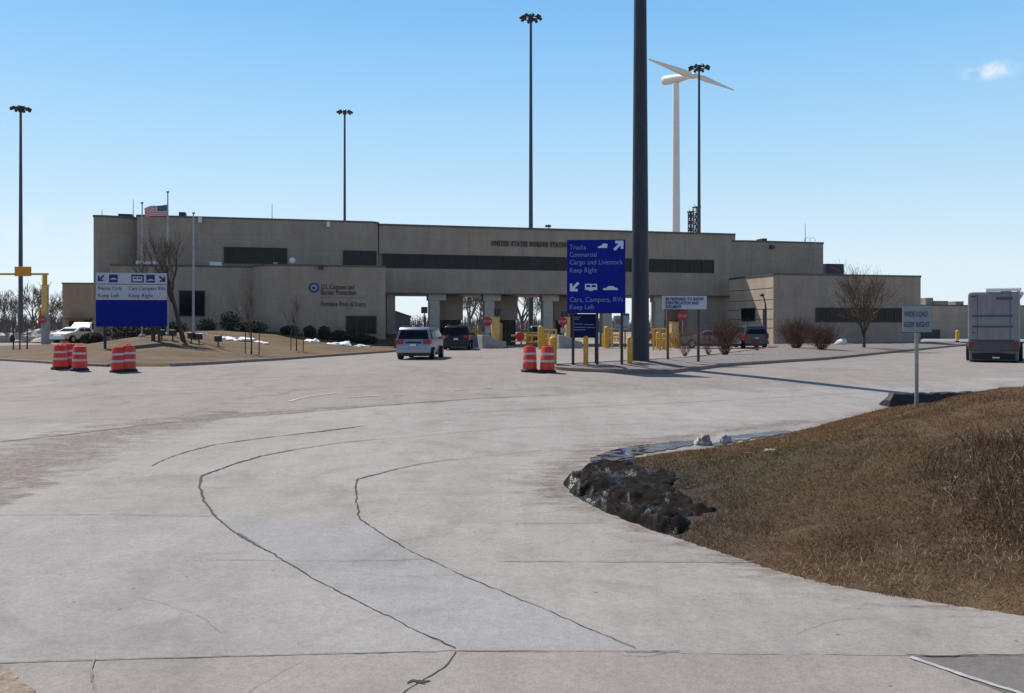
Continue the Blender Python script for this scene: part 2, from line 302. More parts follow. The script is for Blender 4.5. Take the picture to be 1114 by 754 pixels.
def round_poly(pts, rad, seg=8):
    """plan polygon with some corners rounded"""
    out = []; n = len(pts)
    for i, p in enumerate(pts):
        r = rad[i]
        if r <= 0: out.append(p); continue
        p = Vector(p); a = (Vector(pts[i - 1]) - p).normalized(); b = (Vector(pts[(i + 1) % n]) - p).normalized()
        ang = a.angle(b); t = r / math.tan(ang / 2); c = p + (a + b).normalized() * (r / math.sin(ang / 2))
        s0 = p + a * t - c; s1 = p + b * t - c; a0 = math.atan2(s0.y, s0.x); a1 = math.atan2(s1.y, s1.x); da = (a1 - a0 + math.pi) % (2 * math.pi) - math.pi
        out += [(c.x + r * math.cos(a0 + da * k / seg), c.y + r * math.sin(a0 + da * k / seg)) for k in range(seg + 1)]
    return out
def sdist(P, poly):
    """signed distance of points to a closed plan polygon, positive inside"""
    P = np.asarray(P, float); poly = np.asarray(poly, float); best = np.full(len(P), 1e18); ins = np.zeros(len(P), bool)
    for i in range(len(poly)):
        a = poly[i]; b = poly[(i + 1) % len(poly)]; ab = b - a; t = np.clip(((P - a) @ ab) / (ab @ ab + 1e-12), 0, 1)
        best = np.minimum(best, ((P - a - t[:, None] * ab) ** 2).sum(1))
        cond = ((a[1] > P[:, 1]) != (b[1] > P[:, 1])); xin = (b[0] - a[0]) * (P[:, 1] - a[1]) / (b[1] - a[1] + 1e-12) + a[0]
        ins ^= cond & (P[:, 0] < xin)
    return np.where(ins, 1, -1) * np.sqrt(best)
def pdist(P, line):
    P = np.asarray(P, float); line = np.asarray(line, float); best = np.full(len(P), 1e18)
    for i in range(len(line) - 1):
        a = line[i]; b = line[i + 1]; ab = b - a; t = np.clip(((P - a) @ ab) / (ab @ ab + 1e-12), 0, 1)
        best = np.minimum(best, ((P - a - t[:, None] * ab) ** 2).sum(1))
    return np.sqrt(best)
def raw_mesh(name, V, Fc, m, attrs=None, col=None, smooth=True):
    me = bpy.data.meshes.new(name); n = len(V); k = Fc.shape[1]
    me.vertices.add(n); me.vertices.foreach_set('co', np.asarray(V, np.float32).ravel())
    me.loops.add(Fc.size); me.loops.foreach_set('vertex_index', Fc.astype(np.int32).ravel())
    me.polygons.add(len(Fc)); me.polygons.foreach_set('loop_start', np.arange(0, Fc.size, k, dtype=np.int32))
    try: me.polygons.foreach_set('loop_total', np.full(len(Fc), k, np.int32))
    except Exception: pass
    if smooth: me.polygons.foreach_set('use_smooth', np.ones(len(Fc), bool))
    me.update(calc_edges=True)
    for nm, a in (attrs or {}).items():
        at_ = me.attributes.new(nm, 'FLOAT', 'POINT'); at_.data.foreach_set('value', np.asarray(a, np.float32))
    if col is not None:
        at_ = me.attributes.new('Col', 'FLOAT_COLOR', 'POINT'); at_.data.foreach_set('color', np.column_stack([col, np.ones(n)]).astype(np.float32).ravel())
    for q in (m if isinstance(m, list) else [m]): me.materials.append(MATS[q])
    me.validate(); o = bpy.data.objects.new(name, me); C.objects.link(o); return o
def grid(xs, ys):
    X, Y = np.meshgrid(xs, ys); nx, ny = len(xs), len(ys)
    i = np.arange(nx * ny).reshape(ny, nx); Fc = np.stack([i[:-1, :-1], i[:-1, 1:], i[1:, 1:], i[1:, :-1]], -1).reshape(-1, 4)
    return X.ravel(), Y.ravel(), Fc
_ey = np.arange(-45, 130, 0.05); _ez = np.array([E(v) for v in _ey])
def Ea(Y): return np.interp(Y, _ey, _ez)
def fbm(x, y, s, o=4, sd=0.0): return mnoise.fractal(Vector((x * s + sd, y * s - sd, sd * 0.7)), 1.0, 2.0, o)
def sheet(name, poly, zoff, m, step=0.5, rag=0.0):
    """a flat sheet lying zoff above the road; cut every half metre so that it follows the road's slope"""
    bm = bmesh.new(); bm.faces.new([bm.verts.new((p[0], p[1], 0)) for p in poly])
    y0 = min(p[1] for p in poly); y1 = max(p[1] for p in poly); y = math.ceil(y0 / step) * step
    while y < y1:
        bmesh.ops.bisect_plane(bm, geom=bm.verts[:] + bm.edges[:] + bm.faces[:], plane_co=(0, y, 0), plane_no=(0, 1, 0)); y += step
    bmesh.ops.triangulate(bm, faces=bm.faces[:])
    for v in bm.verts: v.co.z = -E(v.co.y) + zoff
    bmesh.ops.recalc_face_normals(bm, faces=bm.faces[:])
    if sum(f.normal.z for f in bm.faces) < 0: bmesh.ops.reverse_faces(bm, faces=bm.faces[:])
    me = bpy.data.meshes.new(name); bm.to_mesh(me); bm.free(); me.materials.append(MATS[m]); me.polygons.foreach_set('use_smooth', [True] * len(me.polygons))
    o = bpy.data.objects.new(name, me); C.objects.link(o); return o
def spline(pts, n=8):
    out = []; P = [Vector(p) for p in pts]
    for i in range(len(P) - 1):
        p0, p1, p2, p3 = P[max(i - 1, 0)], P[i], P[i + 1], P[min(i + 2, len(P) - 1)]
        for k in range(n):
            t = k / n; out.append(0.5 * ((2 * p1) + (p2 - p0) * t + (2 * p0 - 5 * p1 + 4 * p2 - p3) * t * t + (3 * p1 - p0 - 3 * p2 + p3) * t ** 3))
    out.append(P[-1]); return out
def strip_mb(mb, pts, w, zoff, rag=0.35, sd=0, sharp=False, dash=None):
    """a thin ragged strip along a plan polyline"""
    P = [Vector((p[0], p[1])) for p in pts]; Q = [P[0]]
    for a, b in zip(P, P[1:]):
        n = max(1, int((b - a).length / 0.03)); Q += [a.lerp(b, (i + 1) / n) for i in range(n)]
    prev = None; s = 0.0
    for i, q in enumerate(Q):
        d = (Q[min(i + 1, len(Q) - 1)] - Q[max(i - 1, 0)]).normalized(); nn = Vector((-d.y, d.x)); s += 0.03
        j = mnoise.noise(Vector((s * 1.9, sd, 0))) + 0.8 * mnoise.noise(Vector((s * 17, sd, 3))); k = mnoise.noise(Vector((s * 7, sd + 9, 0)))
        ww = (w(i / len(Q)) if callable(w) else w) * (1 + rag * (j + k)); off = rag * (0.04 * mnoise.noise(Vector((s * 2.5, sd + 4, 1))) + 0.03 * mnoise.noise(Vector((s * 9, sd + 4, 1))))
        c = q + nn * off; a = c + nn * ww / 2; b = c - nn * ww / 2
        cur = ((a.x, a.y, -E(a.y) + zoff), (b.x, b.y, -E(b.y) + zoff))
        if prev and not (dash and mnoise.noise(Vector((s * 1.3, sd + 20, 0))) < dash): mb.quad(prev[0], prev[1], cur[1], cur[0])
        prev = cur
# ================================================================ SETTING
def P2(*px): return [tuple(at(x, y).xy) for x, y in px]
# ---- mound (the grassy nose beside the camera), plan outline from where its edge meets the pavement
mound_poly = [tuple(p) for p in spline(P2((1180, 690), (1114, 671), (960, 648), (860, 626), (790, 604), (700, 574), (640, 549), (616, 532), (617, 518), (640, 508), (680, 500), (730, 492), (770, 488), (808, 481), (870, 468), (940, 450), (975, 441)))]
mound_poly = [tuple(v[:2]) for v in mound_poly] + [(14.5, 27.5), (20, 29), (30, 29), (30, 4), (8, 4)]
def mound_h(X, Y):
    P = np.column_stack([X, Y]); sd = sdist(P, mound_poly)
    A = np.interp(X, [0.5, 1.5, 3, 4.5, 6.0, 7.8, 9.8, 14, 30], [0.10, 0.16, 0.34, 0.54, 0.74, 1.08, 1.36, 1.5, 1.6]) * (1 - 0.86 * smooth(15.5, 25, Y))
    h = np.where(sd > 0, A * smooth(0, 4.2, sd) + 0.05 * smooth(0, 0.4, sd), sd * 0.35)
    return h, sd
# ---- lawn outline
lawn_front = [tuple(v) for v in P2((-150, 390), (0, 392.5), (60, 396), (95, 398.5), (140, 399.5), (186, 398.8), (240, 396), (330, 390), (400, 385), (431, 382.5))]
lawn_poly = lawn_front + P2((435, 378), (431, 373)) + [(-12.5, 83), (-28, 82), (-31, 72)] + P2((100, 372), (60, 377), (0, 379), (-150, 379))
bed_front = [tuple(v) for v in P2((603, 400.3), (612, 402.5), (640, 404), (700, 405.6), (745, 403.8), (850, 394.4), (960, 384.8), (1020, 379), (1060, 375.3))]
bed_poly = bed_front + [(44, 84), (21, 84)] + P2((846, 378.5), (800, 384.5), (760, 389.5), (700, 394), (640, 397.5), (610, 398.6))

# ---- road
xs = np.concatenate([np.arange(-150, -16, 6), np.arange(-16, 18, 0.16), np.arange(18, 151, 6)])
ys = np.concatenate([np.arange(-30, 3, 3), np.arange(3, 32, 0.16), np.arange(32, 48, 0.4), np.arange(48, 112, 3)])
X, Y, Fc = grid(xs, ys)
PP = np.column_stack([X, Y])
gl = np.array(P2((-120, 600), (0, 524), (60, 488), (130, 470), (200, 459), (260, 452), (330, 446), (420, 440)))
wl = np.interp(X, [gl[0][0], gl[1][0], gl[2][0], gl[4][0], gl[7][0]], [1.7, 1.15, 0.95, 0.6, 0.2])
grit = 0.86 * np.clip(1 - pdist(PP, gl) / np.maximum(wl, 0.1) * 0.55, 0, 1)
tr = np.array(P2((170, 460), (215, 448), (262, 434), (330, 424))); grit = np.maximum(grit, 0.55 * np.clip(1 - pdist(PP, tr) / 0.8, 0, 1))
corner = np.array(P2((-30, 735), (0, 742), (30, 772))); grit = np.maximum(grit, 0.78 * np.clip(1 - pdist(PP, corner) / 0.30 * 0.5, 0, 1))
sdm = sdist(PP, mound_poly)
grit = np.maximum(grit, 0.66 * np.clip(1 + np.minimum(sdm, 0) / 1.1, 0, 1) * np.clip((Y - 7) / 3, 0.75, 1))
nose = np.array(P2((600, 540), (605, 515), (650, 488), (760, 472), (880, 458)))
grit = np.maximum(grit, 0.74 * np.clip(1 - pdist(PP, nose) / 1.2, 0, 1))
asp = np.array(P2((-200, 470), (0, 462), (190, 457), (300, 448), (420, 440), (520, 434), (640, 428), (800, 424), (960, 418), (1200, 405)))
side = np.interp(X, asp[:, 0], asp[:, 1]); asphalt = smooth(-0.3, 0.5, Y - side)
raw_mesh('road', np.column_stack([X, Y, -Ea(Y)]), Fc, 'pavement', {'grit': grit, 'asphalt': asphalt})['kind'] = 'structure'
# ---- ground out to the horizon
gx = np.concatenate([[-4000, -1500, -600, -300], np.arange(-200, 201, 10), [300, 600, 1500, 4000]])
gy = np.concatenate([[-300, -100], np.arange(-40, 121, 2), [160, 250, 400, 700, 1200, 2500, 5000]])
X, Y, Fc = grid(gx, gy)
raw_mesh('ground', np.column_stack([X, Y, -Ea(Y) - np.where(Y > 114, 0.02, 0.25)]), Fc, 'field')['kind'] = 'structure'
# ---- concrete slabs of a different pour, joints and cracks
for nm, poly, m in (
    ('concrete_slab', P2((391, 566), (440, 597), (500, 625), (560, 650), (620, 675), (690, 706.5), (740, 708.6), (495, 708.6), (495, 706), (440, 680), (400, 660), (350, 635), (300, 605), (255, 580), (237, 564)), 'slab_blue'),
    ('concrete_slab', P2((-260, 745), (-260, 566), (0, 562), (235, 563), (300, 605), (350, 635), (400, 660), (440, 680), (495, 708), (400, 711), (200, 716), (0, 722)), 'slab_cool'),
    ('concrete_slab', [(-14, 7.0)] + P2((0, 722.5), (200, 716.5), (400, 711.5), (495, 709.5), (600, 710.5), (740, 711), (985, 713)) + [(3.9, 6.3), (10.2, -4), (-14, -4)], 'slab_warm'),
    ('asphalt_patch', P2((988, 714.5), (1300, 712)) + [(22, 7.3), (22, -4), (10.75, -4), (3.95, 6.3)], 'slab_dark')):
    sheet(nm, poly, 0.004, m)['kind'] = 'structure'
def ragged(px, amp, sd):
    Q = P2(*px); out = []
    for a, b in zip(Q, Q[1:] + Q[:1]):
        for i in range(10):
            q = Vector(a).lerp(Vector(b), i / 10); out.append((q.x + amp * mnoise.noise(Vector((q.x * 6, q.y * 6, sd))), q.y + amp * mnoise.noise(Vector((q.x * 6, q.y * 6, sd + 5)))))
    return out
sheet('gravel_patch', ragged(((-60, 722), (2, 723), (16, 731), (26, 741), (34, 753), (40, 790), (-60, 800)), 0.10, 2), 0.012, 'gravel_tan', 0.25)['kind'] = 'structure'
def cracks(name, m, lines, z=0.008):
    mb = MB()
    for k, (pts, w, sm) in enumerate(lines):
        q = P2(*pts); q = [tuple(v) for v in spline([Vector(p) for p in q], 6)] if sm else q
        strip_mb(mb, q, w, z + 0.0004 * k, sd=k * 3.7, rag=0.5)
    o = mb.build(name, m); o['kind'] = 'structure'; return o
taper = lambda a, b: (lambda t: a + (b - a) * t)
hump = lambda a, b: (lambda t: a + (b - a) * math.sin(math.pi * t) ** 1.5)
cracks('pavement_joint', 'crack', [
    ([(495, 706), (440, 680), (400, 660), (350, 635), (300, 605), (255, 580), (235, 563), (222, 545), (217, 530), (219, 518)], taper(0.010, 0.038), False),
    ([(219, 518), (255, 505), (285, 496)], 0.048, False),
    ([(690, 706), (620, 675), (560, 650), (500, 625), (440, 597), (391, 565), (387, 540), (388, 522)], taper(0.007, 0.024), False),
    ([(495, 710), (487, 722), (460, 742), (438, 756), (425, 775)], 0.011, True),
    ([(680, 710.5), (740, 709.5)], 0.012, False), ([(676, 713), (700, 714.0), (725, 711)], 0.005, False),
    ([(985, 713), (1010, 715), (1060, 714), (1114, 713), (1250, 711)], 0.020, False),
    ([(444, 745), (450, 742), (458, 743), (469, 742)], hump(0.008, 0.035), True), ([(450, 741), (464, 745)], hump(0.006, 0.03), True)])
cracks('pavement_joint', 'crack_mid', [
    ([(300, 475), (345, 470), (400, 463)], hump(0.02, 0.10), True), ([(165, 507), (190, 496), (235, 484), (300, 475)], taper(0.025, 0.05), True),
    ([(285, 496), (330, 488), (380, 481), (440, 476)], taper(0.04, 0.02), True),
    ([(388, 522), (430, 511), (470, 503), (525, 497)], taper(0.045, 0.01), True),
    ([(-100, 726), (0, 722), (200, 716), (400, 711), (495, 709), (600, 710), (680, 710)], 0.009, False),
    ([(200, 458), (300, 451), (420, 441), (520, 434), (620, 429)], hump(0.03, 0.075), True), ([(0, 481), (90, 471), (190, 459)], 0.05, True)], 0.010)
cracks('pavement_joint', 'crack_faint', [
    ([(-60, 561), (120, 560), (230, 562)], 0.014, False), ([(330, 720), (300, 735), (262, 760)], 0.004, True), ([(860, 690), (905, 676), (960, 672)], 0.004, True), ([(150, 650), (210, 668), (240, 690)], 0.004, True), ([(690, 530), (610, 555), (560, 560)], 0.006, True), ([(225, 609), (380, 611), (470, 609)], 0.010, False), ([(540, 611), (700, 611), (822, 612)], 0.017, False),
    ([(560, 570), (660, 569)], 0.012, False), ([(740, 711), (985, 713)], 0.010, False), ([(104, 718), (100, 735), (108, 770)], 0.018, True),
    ([(440, 476), (560, 466), (700, 461)], 0.02, True), ([(525, 497), (590, 490)], 0.02, True), ([(0, 437), (200, 428), (420, 420)], 0.03, True),
    ([(-50, 425), (200, 414), (420, 407)], 0.03, True), ([(480, 450), (700, 440), (930, 428)], 0.03, True)], 0.013)
mb = MB()
strip_mb(mb, P2((990, 716), (1040, 733), (1100, 752), (1200, 786)) + [(10.6, -4)], 0.05, 0.012, rag=0.25, sd=3); mb.build('road_marking', 'line_white')['kind'] = 'structure'
mb = MB()
strip_mb(mb, [tuple(v) for v in spline([Vector(p) for p in P2((313, 437), (335, 432), (365, 428))], 6)], 0.13, 0.012, rag=0.5, sd=5)
mb.build('road_marking', 'line_yellow_worn')['kind'] = 'structure'
mb = MB(); strip_mb(mb, [tuple(v) for v in spline([Vector(p) for p in P2((375, 433), (410, 431), (440, 430))], 6)], 0.12, 0.012, rag=0.8, sd=8, dash=-0.1)
strip_mb(mb, [tuple(v) for v in spline([Vector(p) for p in P2((470, 427), (520, 423), (580, 421), (640, 421))], 6)], 0.10, 0.013, rag=0.8, sd=11, dash=0.1)
mb.build('road_marking', 'line_yellow_worn')['kind'] = 'structure'

# ---- lawn, gravel bed and their kerbs
def mass_sheet(name, poly, m, step, hfun, ext=0.6):
    xs = np.arange(min(p[0] for p in poly) - ext, max(p[0] for p in poly) + ext, step); ys = np.arange(min(p[1] for p in poly) - ext, max(p[1] for p in poly) + ext, step)
    X, Y, Fc = grid(xs, ys); sd = sdist(np.column_stack([X, Y]), poly); Z = -Ea(Y) + hfun(X, Y, sd)
    keep = (sd > -step * 1.6)[Fc].any(1); o = raw_mesh(name, np.column_stack([X, Y, Z]), Fc[keep], m); o['kind'] = 'structure'; return o
def lawn_h(X, Y, sd):
    k = pdist(np.column_stack([X, Y]), lawn_front)
    m = smooth(1, 15, k) * np.interp(X, [-33, -29, -25.5, -22, -15, -12, -9, -7.5, -6], [0.1, 0.45, 0.95, 1.32, 1.30, 1.08, 0.80, 0.55, 0.2])
    n = np.array([fbm(x, y, 0.35) for x, y in zip(X, Y)]) * 0.05
    return np.where(sd > 0, 0.11 + m * 1.0 + n * smooth(0, 2, sd), -0.3)
lawn = mass_sheet('lawn', lawn_poly, 'lawn', 0.5, lawn_h)
def bed_h(X, Y, sd):
    n = np.array([fbm(x, y, 0.8) for x, y in zip(X, Y)]) * 0.04
    return np.where(sd > 0, 0.10 + 0.16 * smooth(0, 3, sd) + n * smooth(0, 1, sd), -0.3)
mass_sheet('gravel_bed', bed_poly, 'gravel', 0.4, bed_h)
def kerb(line, name='kerb', w=0.18, h=0.14, m='concrete_kerb'):
    mb = MB(); P = [Vector(p) for p in line]; Q = [P[0]]
    for a, b in zip(P, P[1:]):
        n = max(1, int((b - a).length / 0.8)); Q += [a.lerp(b, (i + 1) / n) for i in range(n)]
    rows = []
    for i, q in enumerate(Q):
        d = (Q[min(i + 1, len(Q) - 1)] - Q[max(i - 1, 0)]).normalized(); nn = Vector((-d.y, d.x)); z = -E(q.y)
        rows.append([(*(q - nn * w / 2), z - 0.1), (*(q - nn * w / 2), z + h - 0.02), (*(q - nn * (w / 2 - 0.02)), z + h), (*(q + nn * w / 2), z + h), (*(q + nn * w / 2), z - 0.1)])
    for a, b in zip(rows, rows[1:]):
        for k in range(4): mb.quad(a[k], b[k], b[k + 1], a[k + 1])
    for e in (rows[0], rows[-1]): mb._add(e, [(0, 1, 2, 3, 4)])
    o = mb.build(name, m, merge=True); o['kind'] = 'structure'; return o
kerb(spline([Vector(p) for p in lawn_front[5:]] + [Vector(p) for p in P2((436, 379), (433, 374))], 4))
kerb([Vector(p) for p in lawn_front[:3]], h=0.12); kerb([Vector(p) for p in P2((97, 398.3), (118, 399))], h=0.12)
kerb(spline([Vector(p) for p in P2((640, 397.5), (612, 399.2), (602, 400.4), (612, 402.8), (640, 404.3), (700, 405.8), (745, 404), (850, 394.6), (960, 385), (1020, 379), (1062, 375.3))], 4))
kerb([Vector(p) for p in P2((640, 397.5), (700, 394), (760, 389.5), (800, 384.5), (846, 378.5))])
o = sheet('path', P2((1003, 373.4), (1003, 371.6), (1052, 371.8), (1120, 372), (1120, 373.6), (1055, 374)), 0.30, 'slab_cool'); o['kind'] = 'structure'

# ---- the mound: earth surface, grass, weeds
xs = np.arange(0.3, 16.2, 0.11); ys = np.arange(6.4, 29, 0.11); X, Y, Fc = grid(xs, ys); h, sd = mound_h(X, Y)
n1 = np.array([fbm(x, y, 0.9) for x, y in zip(X, Y)]); n2 = np.array([fbm(x, y, 4.0, 3, 5) for x, y in zip(X, Y)])
Z = -Ea(Y) + h + (n1 * 0.05 + n2 * 0.025) * smooth(-0.1, 0.8, sd)
def mound_col(X, Y, sd, n1, n2):
    brown = np.array([0.145, 0.082, 0.038]); tan = np.array([0.235, 0.142, 0.066]); red = np.array([0.215, 0.108, 0.045]); green = np.array([0.088, 0.082, 0.022]); dark = np.array([0.050, 0.035, 0.025])
    k = np.clip(n1 * 0.9 + 0.5, 0, 1)[:, None]; c = brown * (1 - k) + tan * k
    a, b = np.array(at(800, 545).xy), np.array(at(900, 510).xy)
    g = np.clip(1.15 - np.hypot((X - 3.9) / 2.9, (Y - 14.4) / 3.2), 0, 1) * np.clip(0.9 + n1 * 1.3, 0, 1); c = c * (1 - 0.85 * g[:, None]) + green * 0.85 * g[:, None]
    r = smooth(17.0, 21.0, Y) * np.clip(0.6 + n2, 0, 1); c = c * (1 - 0.55 * r[:, None]) + red * 1.25 * 0.55 * r[:, None]
    d = np.clip(0.9 - np.hypot((X - 6.2) / 2.2, (Y - 10.8) / 2.0), 0, 1) * np.clip(0.7 + n1 * 1.5, 0, 1); c = c * (1 - 0.6 * d[:, None]) + dark * 0.6 * d[:, None]
    c = c * np.array([0.72, 0.66, 0.62])
    w_ = np.clip(1.5 - (np.hypot((X - 1.45) / 1.75, (Y - 13.7) / 2.9)), 0, 1)[:, None] ** 0.8; c = c * (1 - 0.85 * w_) + np.array([0.035, 0.026, 0.02]) * 0.85 * w_
    e = (smooth(1.0, 0.15, sd) * smooth(3.0, 4.5, X) * smooth(13, 11, Y))[:, None]; c = c * (1 - 0.6 * e) + np.array([0.27, 0.185, 0.10]) * 0.6 * e
    return c
mc = mound_col(X, Y, sd, n1, n2) * 0.55
keep = (sd > -0.35)[Fc].any(1)
o = raw_mesh('grass_mound', np.column_stack([X, Y, Z]), Fc[keep], 'soil', col=mc); o['kind'] = 'structure'
mz = Z.reshape(len(ys), len(xs))
def mound_z(x, y):
    fx = np.clip((np.asarray(x) - xs[0]) / 0.11, 0, len(xs) - 1.01); fy = np.clip((np.asarray(y) - ys[0]) / 0.11, 0, len(ys) - 1.01)
    i = fx.astype(int); j = fy.astype(int); u = fx - i; v = fy - j
    return mz[j, i] * (1 - u) * (1 - v) + mz[j, i + 1] * u * (1 - v) + mz[j + 1, i] * (1 - u) * v + mz[j + 1, i + 1] * u * v
def fbmA(a, b, s, o, sdv=0): return np.array([fbm(p, q, s, o, sdv) for p, q in zip(a, b)])
n = 1000000
yy = 6.6 + 21.0 * rng.random(n) ** 1.5; xx = 0.6 + 15.0 * rng.random(n)
kk = (xx / yy < 0.95); xx, yy = xx[kk], yy[kk]
hh, ss = mound_h(xx, yy); n1 = fbmA(xx, yy, 0.9, 3); n2 = fbmA(xx, yy, 2.6, 3, 8)
mudd = np.hypot((xx - 1.35) / 1.6, (yy - 13.7) / 2.6) - 0.40 * fbmA(xx, yy, 1.3, 4, 7)
kk = (ss > 0.03) & (rng.random(len(xx)) < np.clip(0.80 + n2 * 0.9, 0.30, 1)) & ((mudd > 0.95) | (rng.random(len(xx)) < 0.05)) & ~((pdist(np.column_stack([xx, yy]), np.array(P2((640, 500), (680, 489), (730, 481), (800, 471), (870, 463)))) < 0.5) & (yy > 14.5))
xx, yy, ss, n1, n2 = xx[kk], yy[kk], ss[kk], n1[kk], n2[kk]; m = len(xx)
col = mound_col(xx, yy, ss, n1, n2) * (0.7 + 1.5 * rng.random(m) ** 1.5)[:, None]
pale = rng.random(m) < 0.16; col[pale] = np.array([0.36, 0.26, 0.15]) * (0.7 + 0.6 * rng.random(pale.sum()))[:, None]
zz = mound_z(xx, yy); L_ = (0.020 + 0.050 * rng.random(m) ** 2) * (1 + 0.9 * smooth(4.5, 8, xx) * smooth(15, 10, yy)); an = rng.random(m) * 6.283; le = L_ * (0.5 + 0.9 * rng.random(m)); wd = 0.0025 + 0.003 * rng.random(m) + 0.0002 * yy
ta = rng.random(m) * 6.283
V = np.empty((m, 3, 3)); V[:, 0] = np.column_stack([xx - np.cos(an) * wd, yy - np.sin(an) * wd, zz - 0.01]); V[:, 1] = np.column_stack([xx + np.cos(an) * wd, yy + np.sin(an) * wd, zz - 0.01])
V[:, 2] = np.column_stack([xx + np.cos(ta) * le, yy + np.sin(ta) * le, zz + L_ * (0.25 + 0.75 * rng.random(m))])
o = raw_mesh('grass', V.reshape(-1, 3), np.arange(m * 3).reshape(-1, 3), 'grass_blades', col=np.repeat(col, 3, 0), smooth=False)
tag(o, 'short dead brown grass with a greener patch on the mound beside the pavement', 'grass', kind='stuff')
# dry weeds at the right
def weeds(name, nst, cx, cy, rx, ry, hmin, hmax, m, label, rad=0.004, br=2):
    mb = MB()
    for i in range(nst):
        a = random.random() * 6.283; q = math.sqrt(random.random()); x = cx + rx * q * math.cos(a); y = cy + ry * q * math.sin(a); z = float(mound_z(x, y)) - 0.02
        h = random.uniform(hmin, hmax); lx, ly = random.gauss(0, 0.35) * h, random.gauss(0, 0.35) * h; b = random.uniform(0.3, 1.0)
        pts = [(x + lx * t ** (1 + b), y + ly * t ** (1 + b), z + h * (t - 0.18 * b * t * t)) for t in (0, 0.3, 0.6, 0.85, 1)]
        mb.tube(pts, [rad, rad * 0.9, rad * 0.8, rad * 0.6, rad * 0.4], 3)
        for _ in range(random.randint(0, br)):
            p = Vector(pts[random.randint(1, 3)]); d = Vector((random.gauss(0, 1), random.gauss(0, 1), random.uniform(0.1, 1.2))).normalized() * h * random.uniform(0.12, 0.35)
            mb.tube([p, p + d * 0.6 + Vector((0, 0, 0.01)), p + d], [rad * 0.7, rad * 0.6, rad * 0.3], 3)
    return tag(mb.build(name, m), label, 'weeds', kind='stuff')
weeds('dry_weeds', 1050, 6.7, 10.9, 1.4, 2.1, 0.12, 0.44, 'weed_dark', 'dark tangled weed stalks on the right slope of the mound', 0.0035, 4)
weeds('dry_weeds', 170, 6.3, 10.6, 1.5, 1.8, 0.06, 0.22, 'straw', 'straw coloured broken stalks lying over the dark weeds', 0.003)
weeds('dry_weeds', 46, 6.6, 11.0, 1.4, 2.1, 0.20, 0.46, 'straw_pale', 'tall pale bent stalks rising from the weeds', 0.0035, 4)
weeds('dry_weeds', 900, 4.6, 9.75, 1.6, 0.6, 0.03, 0.11, 'straw', 'flattened straw at the mound edge by the pavement', 0.003, 1)
# ---- mud nose: rutted wet earth, puddles, dirty snow
xs2 = np.arange(0.3, 4.2, 0.03); ys2 = np.arange(10.8, 17.4, 0.03); X, Y, Fc = grid(xs2, ys2); h, sd = mound_h(X, Y)
fn = np.array([fbm(x, y, 4.2, 7, 2) for x, y in zip(X, Y)]); lump = np.array([mnoise.noise(Vector((x * 2.6, y * 1.7, 4))) for x, y in zip(X, Y)]); fine = np.array([mnoise.turbulence(Vector((x * 14, y * 11, 2)), 3, True) for x, y in zip(X, Y)])
cel = np.array([mnoise.voronoi(Vector((x * 4.4 + 0.4 * mnoise.noise(Vector((x * 3, y * 3, 0))), y * 3.0, 0.5)))[0][0] for x, y in zip(X, Y)])
edge = 1.0 - np.hypot((X - 1.35) / 1.6, (Y - 13.7) / 2.6) + 0.40 * np.array([fbm(x, y, 1.3, 4, 7) for x, y in zip(X, Y)])
mk = smooth(-0.02, 0.22, edge) * smooth(-0.14, 0.16, sd)
wall = smooth(0.95, 0.25, sd) * (0.6 + 0.8 * np.clip(lump + 0.35, 0, 1))
clod = np.clip(0.75 - cel * 1.5, 0, 1) * np.clip(lump * 1.6 + 0.35, 0, 1)
rut = np.sin((X * 0.70 + Y * 0.66) * 5.0 + 2.2 * lump)
Z = -Ea(Y) + np.where(sd > 0, h, 0) + mk * (0.045 + 0.05 * wall * np.clip(0.6 + fn, 0, 1.2) + 0.075 * clod * smooth(0.02, 0.4, sd) + 0.034 * rut + 0.05 * fn + 0.022 * fine) - (1 - mk) * 0.10
keep = (mk > 0.01)[Fc].any(1)
tag(raw_mesh('mud', np.column_stack([X, Y, Z]), Fc[keep], 'mud'), 'rutted dark wet mud at the tip of the grass mound', 'mud', kind='stuff')
def pool(name, poly, z, m, label):
    mb = MB(); n = len(poly); cx = sum(p[0] for p in poly) / n; cy = sum(p[1] for p in poly) / n
    Q = spline([Vector(p) for p in poly + poly[:1]], 5)[:-1]; mb._add([(q.x * 1.0, q.y, z) for q in Q], [tuple(range(len(Q)))]); o = mb.build(name, m); o['kind'] = 'structure'; return o
def pl(px): 
    q = P2(*px); return [tuple(v) for v in q]
for px in ([(640, 500), (672, 489), (715, 483), (752, 479.5), (756, 483), (735, 488), (700, 494), (664, 503), (650, 506)], [(790, 475.5), (815, 472.5), (850, 469), (862, 470.5), (838, 475), (808, 479), (792, 480)],
           [(770, 484), (790, 480.5), (800, 481), (780, 486)]):
    q = [tuple(v) for v in spline([Vector(p) for p in pl(px) + pl(px)[:1]], 12)[:-1]]; c = sum((Vector(p) for p in q), Vector((0, 0))) / len(q)
    q = [(a + 0.10 * mnoise.noise(Vector((a * 5, b * 5, 1))), b + 0.14 * mnoise.noise(Vector((a * 5, b * 5, 7)))) for a, b in q]
    if c.y > 15.0: sheet('puddle', q, 0.016, 'puddle', 0.25)['kind'] = 'structure'
    else:
        hb, _s = mound_h(np.array([p[0] for p in q]), np.array([p[1] for p in q])); mb = MB(); mb._add([(p[0], p[1], -E(p[1]) + 0.055 + 0.9 * float(max(0, b))) for p, b in zip(q, hb)], [tuple(range(len(q)))]); mb.build('puddle', 'puddle')['kind'] = 'structure'
